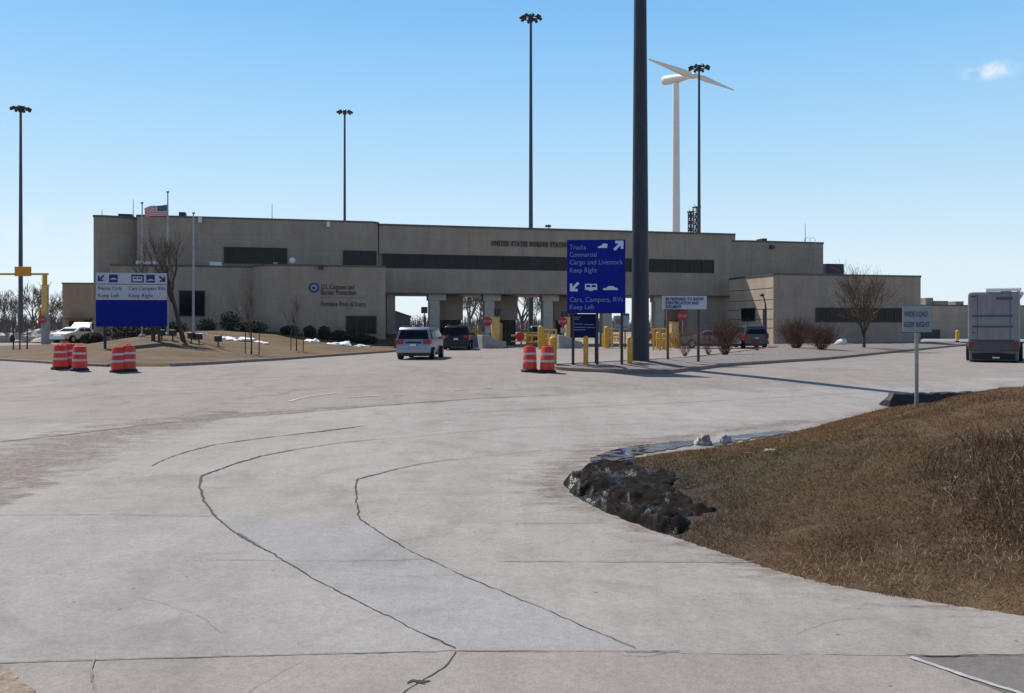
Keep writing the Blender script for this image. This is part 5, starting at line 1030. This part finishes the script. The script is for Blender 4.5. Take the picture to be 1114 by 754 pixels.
def bollard(px, py, h, r, label, m='yellow', d=None):
    p = at(px, py) if d is None else pos(px, d); b = MB().lathe([(r, -0.1), (r, h - r * 0.7), (r * 0.85, h - r * 0.25), (r * 0.45, h)], 16).build('bollard', m, None, smooth_deg=40); b.location = p
    MB().lathe([(r + 0.10, 0), (r + 0.10, 0.04), (r + 0.02, 0.06)], 16).build('footing', 'concrete_grey', b); return tag(b, label, 'bollard', 'yellow bollards')
for px, py, h, r, lb in ((601.5, 399.3, 1.27, 0.16, 'yellow bollard right behind the pair of barrels'), (637.3, 400.5, 1.33, 0.10, 'slim yellow bollard in front of the blue sign'), (685, 400.5, 1.30, 0.115, 'yellow bollard touching the left side of the thick mast'),
                         (543.5, 376.5, 2.0, 0.24, 'tall yellow bollard on the island right of the dark minivan'), (588, 380, 1.75, 0.20, 'tall yellow bollard behind the pair of barrels'), (660, 379, 1.7, 0.2, 'tall yellow bollard seen under the blue sign'), (517, 377, 1.7, 0.16, 'thin yellow bollard right beside the dark minivan'), (525, 377, 1.2, 0.14, 'short yellow bollard left of the first stop sign'),
                         (574, 377, 1.1, 0.13, 'short yellow bollard behind the red gate plate'), (716, 380, 1.3, 0.16, 'yellow bollard left of the identification sign'), (722, 380, 1.2, 0.14, 'yellow bollard by the left post of the identification sign'), (738, 379, 1.15, 0.14, 'yellow bollard in the lane under the identification sign'),
                         (1041.5, 373, 1.3, 0.17, 'yellow bollard by the pale warehouse')):
    bollard(px, py, h, r, lb)
def rail(px, py, wpx, h, label):
    p = at(px, py); k = p.y / F; w_ = wpx * k; g = empty('guard_rail', p, R(3), label, 'guard rail', 'yellow guard rails at the lanes'); n_ = 3
    for i in range(n_): MB().tube([(-w_ / 2 + w_ * i / (n_ - 1), 0, -0.1), (-w_ / 2 + w_ * i / (n_ - 1), 0, h)], 0.075, 8).build('post', 'yellow', g)
    for z in (h * 0.5, h - 0.06): MB().tube([(-w_ / 2, -0.02, z), (w_ / 2, -0.02, z)], 0.06, 8).build('rail', 'yellow', g)
for px, py, wpx, h, lb in ((515, 377.5, 11, 1.35, 'yellow guard rail between the dark minivan and the first stop sign'), (598, 379.5, 14, 1.5, 'yellow guard rail left of the second stop sign'), (666, 378.5, 17, 1.55, 'yellow guard rail seen below the small grey sign'), (718, 381, 14, 1.6, 'yellow guard rail right of the thick mast'), (573, 377.5, 12, 1.2, 'yellow guard rail behind the red gate plate'), (734, 379, 9, 1.2, 'yellow guard rail between the posts of the identification sign')): rail(px, py, wpx, h, lb)
# camera posts over the islands
for px, py, yt, lb in ((461.5, 378, 334, 'thin dark camera post in the leftmost lane'), (541, 377, 336, 'thin dark camera post at the first island'), (614, 377, 338.5, 'thin dark camera post at the second island'), (680, 380, 341, 'thin dark camera post beside the thick mast')):
    p = at(px, py); k = p.y / F; H = (py - yt) * k; c = empty('camera_post', (p.x, p.y, p.z), PHI, lb, 'camera post', 'camera posts at the lanes'); MB().tube([(0, 0, 0), (0, 0, H)], 0.05, 8).build('post', 'metal_dark', c); MB().box(-0.22, 0.22, -0.35, 0.25, H - 0.5, H).build('camera', 'frame_dark', c, bevel=0.03)
# person at the second lane
def person(loc, rz, label):
    J = dict(pel=(0, 0, 0.95), wa=(0, 0, 1.10), ch=(0, 0, 1.36), nk=(0, -0.01, 1.50), hd=(0, -0.02, 1.62), tp=(0, -0.01, 1.74), hl=(-0.10, 0, 0.90), kl=(-0.11, -0.03, 0.50), al=(-0.11, 0.02, 0.09), tl=(-0.12, -0.14, 0.04), hr=(0.10, 0, 0.90), kr=(0.11, -0.02, 0.50), ar=(0.11, 0.03, 0.09), tr=(0.12, -0.13, 0.04),
             sl=(-0.19, 0, 1.42), el=(-0.25, 0.02, 1.14), wl=(-0.24, -0.10, 0.90), sr=(0.19, 0, 1.42), er=(0.26, 0.0, 1.15), wr=(0.20, -0.18, 1.0), fl=(-0.23, -0.14, 0.80), fr=(0.17, -0.26, 0.97))
    RD = dict(pel=.15, wa=.14, ch=.17, nk=.06, hd=.095, tp=.07, hl=.10, kl=.06, al=.045, tl=.04, hr=.10, kr=.06, ar=.045, tr=.04, sl=.065, el=.045, wl=.032, sr=.065, er=.045, wr=.032, fl=.03, fr=.03)
    ED = 'pel-wa wa-ch ch-nk nk-hd hd-tp pel-hl hl-kl kl-al al-tl pel-hr hr-kr kr-ar ar-tr ch-sl sl-el el-wl wl-fl ch-sr sr-er er-wr wr-fr'.split()
    ks = list(J); me = bpy.data.meshes.new('person'); me.from_pydata([J[k_] for k_ in ks], [tuple(ks.index(q) for q in e.split('-')) for e in ED], [])
    o = bpy.data.objects.new('person', me); C.objects.link(o); sk = o.modifiers.new('skin', 'SKIN'); ly = me.skin_vertices[0] if me.skin_vertices else None
    for i, k_ in enumerate(ks): me.skin_vertices[0].data[i].radius = (RD[k_], RD[k_] * 0.85)
    me.skin_vertices[0].data[0].use_root = True; ss_ = o.modifiers.new('sub', 'SUBSURF'); ss_.levels = 1; ss_.render_levels = 2
    bpy.context.view_layer.update(); m2 = bpy.data.meshes.new_from_object(o.evaluated_get(bpy.context.evaluated_depsgraph_get())); bpy.data.objects.remove(o)
    for q in ('cloth_navy', 'skin'): m2.materials.append(MATS[q])
    for p_ in m2.polygons: p_.use_smooth = True; p_.material_index = 1 if (p_.center.z > 1.50 or (p_.center.z < 1.02 and abs(p_.center.x) > 0.2 and p_.center.z > 0.7) or p_.center.y < -0.2) else 0
    o = bpy.data.objects.new('person', m2); C.objects.link(o); o.location = loc; o.rotation_euler = (0, 0, rz)
    MB().blob((0, 0.01, 1.70), (0.115, 0.13, 0.11), 12, 0.05, 2).build('cap', 'sign_white', o, smooth_deg=60); MB().box(-0.2, 0.2, -0.19, -0.165, 1.12, 1.42).build('vest', 'cloth_navy', o, bevel=0.02)
    return tag(o, label, 'person')
person(pos(500, 74.5), 0.2, 'person in dark clothes and pale cap standing behind the dark minivan')

# ================================================================ CLEARANCE FRAME AND LEFT SIDE
pc = at(50, 374.5); k = pc.y / F; Z_ = lambda py: (374.5 - py) * k; X_ = lambda px: (px - 50) * k
c = empty('clearance_frame', pc, 0, 'yellow overhead clearance frame with amber sign at the left edge', 'clearance frame')
MB().box(X_(-60), X_(52.4), -0.09, 0.09, Z_(299.3), Z_(297.2)).build('beam', 'yellow', c); MB().box(X_(46.8), X_(50.8), -0.12, 0.12, Z_(310), Z_(299.4)).build('upper_post', 'yellow', c); MB().box(X_(46.2), X_(52), -0.2, 0.2, Z_(342), Z_(309.9)).build('post', 'yellow_pale', c)
MB().box(X_(16.8), X_(34.8), -0.16, -0.095, Z_(300.6), Z_(290.2)).build('sign_panel', 'amber_sign', c, bevel=0.01)
MB().lathe([(0.42, -0.1), (0.42, 0.9), (0.38, 1.0), (0.38, Z_(341.9))], 20).build('base', 'concrete_grey', c, smooth_deg=40); MB().box(X_(43), X_(45), -0.2, 0.2, Z_(345), Z_(334)).build('side_box', 'yellow', c)
MB().box(X_(-62), X_(-58), -0.2, 0.2, 0, Z_(297)).build('post', 'yellow', c)
stop_sign(pc + Vector((X_(48.5), -0.55, 0)), Z_(347.7), 0.36, 'red stop sign on the clearance frame post at the left', 0.0)
def water_barrier(px, py, wpx, label):
    p = at(px, py); k = p.y / F; w_ = wpx * k; b = MB().slab([(-w_/2, 0), (w_/2, 0), (w_/2, 0.3), (w_/2 - 0.08, 0.4), (w_/2 - 0.12, 0.95), (-w_/2 + 0.12, 0.95), (-w_/2 + 0.08, 0.4), (-w_/2, 0.3)], -0.2, 0.2).build('plastic_barrier', 'red_plastic', None, bevel=0.04); b.location = p; MB().box(-w_/2 + 0.2, w_/2 - 0.2, -0.215, -0.203, 0.5, 0.7).build('recess', 'red_plastic', b); return tag(b, label, 'plastic barrier', 'red plastic barriers at the left')
water_barrier(61.5, 366, 15, 'red plastic barrier right of the clearance frame base'); water_barrier(36.5, 367.5, 8, 'smaller red plastic barrier left of the clearance frame base')
# flagpoles, flag, floodlights
LZ = lambda x, y: float((-Ea(np.array([y])) + lawn_h(np.array([x]), np.array([y]), np.array([5.0])))[0])
def flagpole(px, d, ytop, label, flag=False, r=0.075):
    x = (px - CX) / F * d; z = LZ(x, d); H = (HY - ytop) * d / F - z; f = empty('flagpole', (x, d, z), 0, label, 'flagpole', 'flagpoles on the lawn')
    MB().tube([(0, 0, -0.1), (0, 0, H * 0.6), (0, 0, H)], [r, r * 0.85, r * 0.5], 10).build('pole', 'galv', f, smooth_deg=50); MB().blob((0, 0, H + 0.07), (0.09, 0.09, 0.09), 10, 0).build('finial', 'galv', f, smooth_deg=60); MB().lathe([(0.2, 0), (0.2, 0.1), (0.1, 0.2)], 14).build('base', 'concrete_grey', f)
    return Vector((x, d, z + H)), d
top, d = flagpole(182.5, 56, 210, 'pale flagpole flying the striped flag behind the left sign'); flagpole(210.5, 55, 233, 'bare pale flagpole right of the one with the flag'); flagpole(154.5, 56.5, 222, 'bare pale flagpole left of the one with the flag', r=0.05)
k = d / F; nx, nz = 40, 26; fw, fh = 27 * k, 12.8 * k; zt = (HY - 222.5) * k
vs, fs, mi = [], [], []
for i in range(nx + 1):
    u = i / nx
    for j in range(nz + 1):
        v_ = j / nz; vs.append((top.x - u * fw * (1 - 0.05 * v_), d + 0.22 * u * math.sin(u * 8 + v_ * 1.2), zt - v_ * fh * (1 - 0.20 * u) - 3.2 * k * u - 0.4 * k * math.sin(u * 7) * u))
for i in range(nx):
    for j in range(nz):
        a = i * (nz + 1) + j; fs.append((a, a + 1, a + nz + 2, a + nz + 1)); mi.append(2 if (i < nx * 0.4 and j < nz * 7 / 13) else (0 if (j * 13 // nz) % 2 == 0 else 1))
me = bpy.data.meshes.new('flag'); me.from_pydata(vs, [], fs)
for q in ('flag_red', 'flag_white', 'flag_blue'): me.materials.append(MATS[q])
me.polygons.foreach_set('material_index', mi); me.polygons.foreach_set('use_smooth', [True] * len(fs)); fl = bpy.data.objects.new('flag', me); C.objects.link(fl); tag(fl, 'striped red and white flag with blue canton blowing left from its pole', 'flag')
sm = fl.modifiers.new('thick', 'SOLIDIFY'); sm.thickness = 0.012
stars = MB()
for r_ in range(9):
    for q in range(6 if r_ % 2 == 0 else 5):
        u = (0.035 + 0.062 * q + (0.031 if r_ % 2 else 0)); v_ = 0.05 + 0.054 * r_; x = top.x - u * fw * (1 - 0.05 * v_); y = d + 0.22 * u * math.sin(u * 8 + v_ * 1.2) - 0.02; z = zt - v_ * fh * (1 - 0.2 * u) - 3.2 * k * u - 0.4 * k * math.sin(u * 7) * u
        stars.slab([(x + (0.022 if h_ % 2 == 0 else 0.009) * math.sin(h_ * math.pi / 5), z + (0.022 if h_ % 2 == 0 else 0.009) * math.cos(h_ * math.pi / 5)) for h_ in range(10)][::-1], y - 0.003, y + 0.003)
o = stars.build('stars', 'flag_white', fl)
FL = None
for px, py, lb in ((176, 368, 'black floodlight left of the flag pole foot'), (188, 368, 'black floodlight right of the flag pole foot'), (208, 367.5, 'black floodlight left of the bare flagpole foot'), (216.5, 367.5, 'black floodlight right of the bare flagpole foot'), (237.3, 367, 'lone black floodlight on the lawn right of the flagpoles')):
    d = 53.0; x = (px - CX) / F * d; z = LZ(x, d)
    if FL is None:
        FL = empty('floodlight', (x, d, z), 0.2, lb, 'floodlight', 'floodlights on the lawn'); MB().tube([(0, 0, -0.1), (0, 0, 0.3)], 0.04, 8).build('stem', 'metal_dark', FL); MB().box(-0.2, 0.2, -0.12, 0.14, 0.26, 0.62).build('head', 'frame_dark', FL, bevel=0.04); MB().box(-0.16, 0.16, 0.141, 0.15, 0.3, 0.58).build('lens', 'car_glass', FL)
    else: dup(FL, (x, d, z), random.uniform(-0.5, 0.5), lb)
# bent lamp post in front of the sunlit wall
p = pos(833, 73); k = 73 / F; l = empty('lamp_post', p, 0, 'short dark lamp post with bent arm before the sunlit side wall', 'lamp post'); Z_ = lambda py: (HY - py) * k - p.z
MB().tube([(0, 0, 0), (0, 0, Z_(338)), (-0.03, 0, Z_(330)), (-0.15, 0, Z_(324)), (-0.28, 0, Z_(321.5))], [0.11, 0.09, 0.06, 0.05, 0.05], 8).build('pole', 'frame_dark', l, smooth_deg=50); MB().blob((-0.30, 0, Z_(321)), (0.2, 0.2, 0.13), 10, 0.0).build('lamp_head', 'frame_dark', l, smooth_deg=60)
o = MB().blob((0, 0, 0.16), (0.5, 0.35, 0.36), 14, 0.18, 5).build('boulder', 'rock', None, smooth_deg=60); o.location = at(915, 378.5) + Vector((0, 0, 0.15)); tag(o, 'white boulder on the gravel right of the bushes', 'boulder')

# ================================================================ PLANTS
def grow(mbT, mbC, p, d, ln, r, lev, rnd, spread, up, kids, minr):
    n = 4 if lev > 0 else 3; pts = [p]; rad = [r]; q = Vector(p); dd = Vector(d)
    for i in range(n):
        dd = (dd + Vector((rnd.gauss(0, 0.12), rnd.gauss(0, 0.12), rnd.gauss(0, 0.07) + up * 0.1))).normalized(); q = q + dd * ln / n; pts.append(q.copy()); rad.append(max(minr, r * (1 - 0.45 * (i + 1) / n)))
    (mbT if lev >= 3 else mbC).tube(pts, rad, 7 if lev >= 3 else (4 if lev == 2 else 3), cap=False)
    if lev == 0: return
    for k_ in range(kids[lev]):
        t = rnd.uniform(0.35, 1.0) if k_ else 1.0; i = min(n - 1, int(t * n)); b = pts[i].lerp(pts[i + 1], t * n - i) if i < n else pts[-1]
        ax_ = Vector((rnd.gauss(0, 1), rnd.gauss(0, 1), rnd.gauss(0, 1))); side = (ax_ - dd * ax_.dot(dd)).normalized(); a = spread * rnd.uniform(0.45, 1.15) * (0.5 if k_ == 0 else 1)
        grow(mbT, mbC, b, (dd * math.cos(a) + side * math.sin(a)).normalized(), ln * rnd.uniform(0.55, 0.85), max(minr, rad[min(i + 1, n)] * rnd.uniform(0.5, 0.75)), lev - 1, rnd, spread, up, kids, minr)
def tree_meshes(seed, trunk_h, ln, r, spread, up, kids, lev, minr, lean=(0, 0), mt='bark', mc_='twig'):
    rnd = random.Random(seed); T, Cc = MB(), MB(); d = Vector((lean[0], lean[1], 1)).normalized(); pts = [Vector((0, 0, -0.1)) + d * (trunk_h + 0.1) * t for t in (0, 0.3, 0.7, 1)]
    T.tube(pts, [r * 1.3, r * 1.05, r * 0.95, r * 0.85], 8)
    for i in range(kids[lev + 1]):
        a = 2 * math.pi * (i + rnd.random() * 0.6) / kids[lev + 1]; s_ = spread * rnd.uniform(0.45, 1.0); s_ = 0.1 if i == 0 else s_
        grow(T, Cc, pts[-1 if i % 2 == 0 else -2].lerp(pts[-1], rnd.random()), (d * math.cos(s_) + Vector((math.cos(a), math.sin(a), 0)) * math.sin(s_)).normalized(), ln * rnd.uniform(0.8, 1.1), r * rnd.uniform(0.5, 0.7), lev, rnd, spread, up, kids, minr)
    return T.mesh('trunk', mt, 60), Cc.mesh('crown', mc_)
def tree(name, meshes, loc, label, cat='tree', group=None, rz=0.0, sc=1.0):
    t = empty(name, loc, rz, label, cat, group); t.scale = (sc, sc, sc)
    for nm, me in zip(('trunk', 'crown'), meshes):
        o = bpy.data.objects.new(nm, me); C.objects.link(o); o.parent = t
    return t
TM = tree_meshes(3, 1.1, 2.2, 0.13, 0.62, 0.7, {0: 0, 1: 6, 2: 5, 3: 5, 4: 7}, 3, 0.009)
x, y = pos(940, 63).xy; tree('bare_tree', TM, (x, y, -E(y) + 0.12), 'bare fan shaped tree in front of the right wing', sc=0.92)
TL = tree_meshes(11, 2.9, 1.75, 0.13, 0.42, 0.7, {0: 0, 1: 5, 2: 5, 3: 4, 4: 5}, 3, 0.007, (-0.25, 0.0))
d = 53.5; x = (200 - CX) / F * d; tree('bare_tree', TL, (x, d, LZ(x, d)), 'leaning bare tree right of the white and blue sign')
TK = tree_meshes(15, 2.2, 1.5, 0.11, 0.45, 0.6, {0: 0, 1: 4, 2: 4, 3: 3, 4: 4}, 3, 0.008, (-0.06, 0.0)); d = 53.0; x = (167 - CX) / F * d; tree('bare_tree', TK, (x, d, LZ(x, d)), 'bare tree standing right behind the white and blue sign')
TS = tree_meshes(21, 1.1, 1.3, 0.045, 0.42, 0.8, {0: 0, 1: 5, 2: 4, 3: 4}, 2, 0.008)
for px, d, lb, sc in ((273.5, 50, 'staked young tree on the lawn before the lower block', 1.0), (322.5, 56, 'staked young sapling left of the station name', 0.9)):
    x = (px - CX) / F * d; z = LZ(x, d); tree('young_tree', TS, (x, d, z), lb, group='staked young trees on the lawn', sc=sc)
    for j, ds in enumerate((-0.38, 0.40)):
        s_ = MB().tube([(0, 0, -0.1), (0.02, 0, 1.25)], 0.035, 6).build('tree_stake', 'stake', None); s_.location = (x + ds, d + 0.1, z); tag(s_, ('left' if ds < 0 else 'right') + ' wooden stake beside the ' + ('young tree before the lower block' if px < 300 else 'sapling left of the station name'), 'stake', 'tree stakes on the lawn')
for px, yt, lb in ((14.5, 352, 'thin stake with cloth at the far left lawn strip'), (21.5, 355, 'darker stake in the middle of the left lawn strip'), (29.5, 360, 'short stake at the right of the left lawn strip')):
    p = at(px, 383); s_ = MB().tube([(0, 0, -0.1), (0.02, 0, (383 - yt) * p.y / F)], 0.05, 6).build('tree_stake', 'stake', None); s_.location = (p.x, p.y, p.z + 0.1); tag(s_, lb, 'stake', 'tree stakes on the lawn')
    if px < 16: b = MB().blob((-0.06, 0, 0.85), (0.16, 0.12, 0.28), 8, 0.25, 3).build('cloth_wrap', 'weed_dark', s_)
# shrubs of bare stems on the gravel
def shrub_meshes(seed, n, h, spr, m='twig_red'):
    rnd = random.Random(seed); T, Cc = MB(), MB()
    for i in range(n):
        a = rnd.random() * 6.283; s_ = spr * math.sqrt(rnd.random()); d = Vector((math.sin(s_) * math.cos(a), math.sin(s_) * math.sin(a), math.cos(s_))); b = Vector((0.12 * math.cos(a) * rnd.random(), 0.12 * math.sin(a) * rnd.random(), -0.05))
        grow(T, Cc if i % 3 else T, b, d, h * rnd.uniform(0.5, 0.75), 0.014, 2, rnd, 0.5, 0.5, {0: 0, 1: 4, 2: 4, 3: 2}, 0.005)
    return T.mesh('stems', m), Cc.mesh('crown', m)
def shrub(px, py, meshes, label, sc, zo=0.15):
    p = at(px, py); t = empty('shrub', (p.x, p.y, p.z + zo), random.random() * 6, label, 'shrub', 'bare shrubs on the gravel'); t.scale = (sc, sc, sc) if not hasattr(sc, '__len__') else sc
    for nm, me in zip(('stems', 'crown'), meshes):
        if len(me.vertices): o = bpy.data.objects.new(nm, me); C.objects.link(o); o.parent = t
SA, SB, SC_ = shrub_meshes(4, 60, 1.7, 0.62), shrub_meshes(9, 90, 1.7, 0.78), shrub_meshes(14, 26, 1.5, 0.65)
shrub(789, 389.5, SA, 'reddish bare shrub left of the parked grey vehicle', (0.95, 0.9, 0.92)); shrub(866, 382.5, SB, 'wide bare shrub before the corner of the right wing', 1.0); shrub(894, 384.5, SB, 'round bare shrub left of the white boulder', (0.92, 0.9, 0.82)); shrub(745, 389.5, SC_, 'small sparse shrub between the posts of the identification sign', 0.85); shrub(824, 384.5, SC_, 'tiny shrub in front of the parked grey vehicle', 0.5); shrub(771, 388, SC_, 'thin pale shrub left of the reddish one', 0.7)
# evergreen bushes against the station, snow beside them
def bush(px, d, rx, rz_, label, sd):
    x = (px - CX) / F * d; z = LZ(x, d); c = Vector((x, d, z)); rnd = random.Random(sd); mb = MB()
    for i in range(900):
        q = Vector((rnd.gauss(0, 1), rnd.gauss(0, 1), rnd.gauss(0, 1))).normalized() * (rnd.random() ** 0.35); q = Vector((q.x * rx * (1 + 0.2 * mnoise.noise(q * 3 + Vector((sd, 0, 0)))), q.y * rx * 0.8, (q.z + 0.8) * rz_ * 0.55))
        e = Vector((rnd.gauss(0, 1), rnd.gauss(0, 1), rnd.gauss(0.4, 1))).normalized() * 0.13; f = e.orthogonal().normalized() * 0.05; mb._add([q - f, q + f, q + e], [(0, 1, 2)])
    o = mb.build('bush', 'evergreen', None); o.location = c; tag(o, label, 'bush', 'dark bushes along the station wall')
for i, (px, d, rx, rz_, lb) in enumerate(((250, 66, 0.8, 1.45, 'large dark bush behind the snow strip on the lawn'), (275, 66.5, 1.1, 0.8, 'low dark bush right behind the staked young tree'), (315, 67, 0.7, 0.7, 'low dark bush left of the sapling by the wall'), (337, 67, 0.5, 0.85, 'round dark bush under the blue seal'), (353, 67, 0.5, 1.0, 'round dark bush under the station name'), (369, 67.3, 0.65, 0.8, 'dark bush at the left edge of the ground floor window'), (389, 67.5, 0.9, 0.8, 'low dark bush under the ground floor window'), (401, 67.5, 0.7, 0.6, 'lowest dark bush at the right end of the front wall'),
                                          (135, 60, 1.2, 0.9, 'dark bush below the left half of the white and blue sign'), (155, 60, 1.3, 0.9, 'dark bush below the right half of the white and blue sign'), (190, 62, 0.9, 0.8, 'dark bush between the two large flagpoles'), (100, 60, 0.75, 0.7, 'dark bush left of the white and blue sign'), (225, 65, 0.8, 0.9, 'dark bush right of the bare flagpole'))): bush(px, d, rx, rz_, lb, i + 3)
def snowbank(px, d, w_, h_, m, label, sd):
    x = (px - CX) / F * d; z = LZ(x, d); mb = MB(); n = max(2, int(w_ / 0.35))
    for i in range(n): mb.blob(((i - (n - 1) / 2) * w_ / n, random.gauss(0, 0.22), -0.04), (w_ / n * random.uniform(0.7, 1.4), random.uniform(0.25, 0.6), h_ * random.uniform(0.5, 1.2)), 12, 0.4, sd + i)
    o = mb.build('snow_bank', m, None, smooth_deg=60); o.location = (x, d, z); tag(o, label, 'snow', 'snow banks on the lawn')
for i, (px, d, w_, h_, lb) in enumerate(((254, 58.5, 1.9, 0.17, 'bright sunlit snow strip left of the young tree'), (283, 58.5, 0.8, 0.18, 'short bright snow strip right of the young tree'), (218, 58.5, 0.5, 0.14, 'small snow heap at the flagpoles'), (340, 64.5, 0.8, 0.18, 'bluish snow patch between bushes under the seal'), (366, 64.5, 1.6, 0.22, 'large bluish snow heap under the station name'), (394, 65, 0.8, 0.2, 'bluish snow heap before the ground floor window'))): snowbank(px, d, w_, h_, 'snow_clean', lb, i * 7)
# snow and spoil heaps at the far left
for px, d, w_, h_, m, lb in ((8, 92, 6.0, 1.1, 'soil', 'dirty snow heap at the far left edge'), (36, 96, 5.5, 1.3, 'snow', 'grey snow heap behind the clearance frame'), (60, 90, 3.0, 0.8, 'snow', 'snow heap behind the red plastic barrier')):
    x = (px - CX) / F * d; mb = MB()
    for i in range(5): mb.blob((random.uniform(-0.5, 0.5) * w_, random.uniform(-0.5, 0.5), 0), (w_ * 0.3, 0.9, h_ * random.uniform(0.6, 1)), 12, 0.3, i + px)
    o = mb.build('snow_heap', 'snow_dirty', None, smooth_deg=60); o.location = (x, d, -1.65); tag(o, lb, 'snow', 'dirty snow heaps at the left')
# far trees
FT = [tree_meshes(30 + i, 2.6, 3.2, 0.22, 0.6, 0.5, {0: 0, 1: 5, 2: 4, 3: 4, 4: 5}, 3, 0.03, (0, 0), 'twig_grey', 'twig_grey') for i in range(3)]
k_ = 0
for px, d, sc, lb in ((6, 205, 1.0, 'bare tree at the far left edge beyond the field'), (-14, 215, 1.1, 'bare tree just outside the left edge beyond the field'), (36, 200, 1.15, 'bare tree between the left mast and the clearance frame post'), (58, 195, 0.95, 'bare tree just right of the clearance frame post'), (14, 240, 1.0, 'smaller bare tree left of the far left mast'), (66, 230, 0.9, 'bare tree touching the brown annex'),
                      (511, 112, 0.92, 'bare tree seen through the second lane'), (497, 150, 0.9, 'smaller bare tree at the left of the second lane'), (568, 108, 0.95, 'bare tree seen through the third lane'), (522, 160, 0.9, 'smaller bare tree at the right of the second lane'), (581, 150, 0.8, 'small bare tree right of the mast foot in the third lane')):
    x = (px - CX) / F * d; tree('bare_tree', FT[k_ % 3], (x, d, -1.65), lb, group='bare trees beyond the station', rz=k_ * 1.7, sc=sc); k_ += 1
mb = MB(); rnd = random.Random(5)
for (x0, x1, y0, y1, n) in ((-330, -80, 255, 300, 2600), (-80, 60, 290, 330, 1100), (60, 260, 300, 340, 900)):
    for i in range(n):
        x = rnd.uniform(x0, x1); y = rnd.uniform(y0, y1); h = rnd.uniform(3.5, 8.0) * (0.75 + 0.5 * mnoise.noise(Vector((x * 0.06, 0, 1)))); b = Vector((x, y, -1.7)); l = Vector((rnd.gauss(0, 0.6), 0, h)); mb.tube([b, b + l * 0.5, b + l], [0.28, 0.18, 0.05], 3)
        for _ in range(3): p = b + l * rnd.uniform(0.3, 0.8); mb.tube([p, p + Vector((rnd.gauss(0, 1.1), rnd.gauss(0, 0.5), rnd.uniform(0.6, 2.2)))], [0.10, 0.04], 3)
tag(mb.build('woods', 'twig_grey', None), 'far grey belt of bare woods along the horizon', 'woods', kind='stuff')
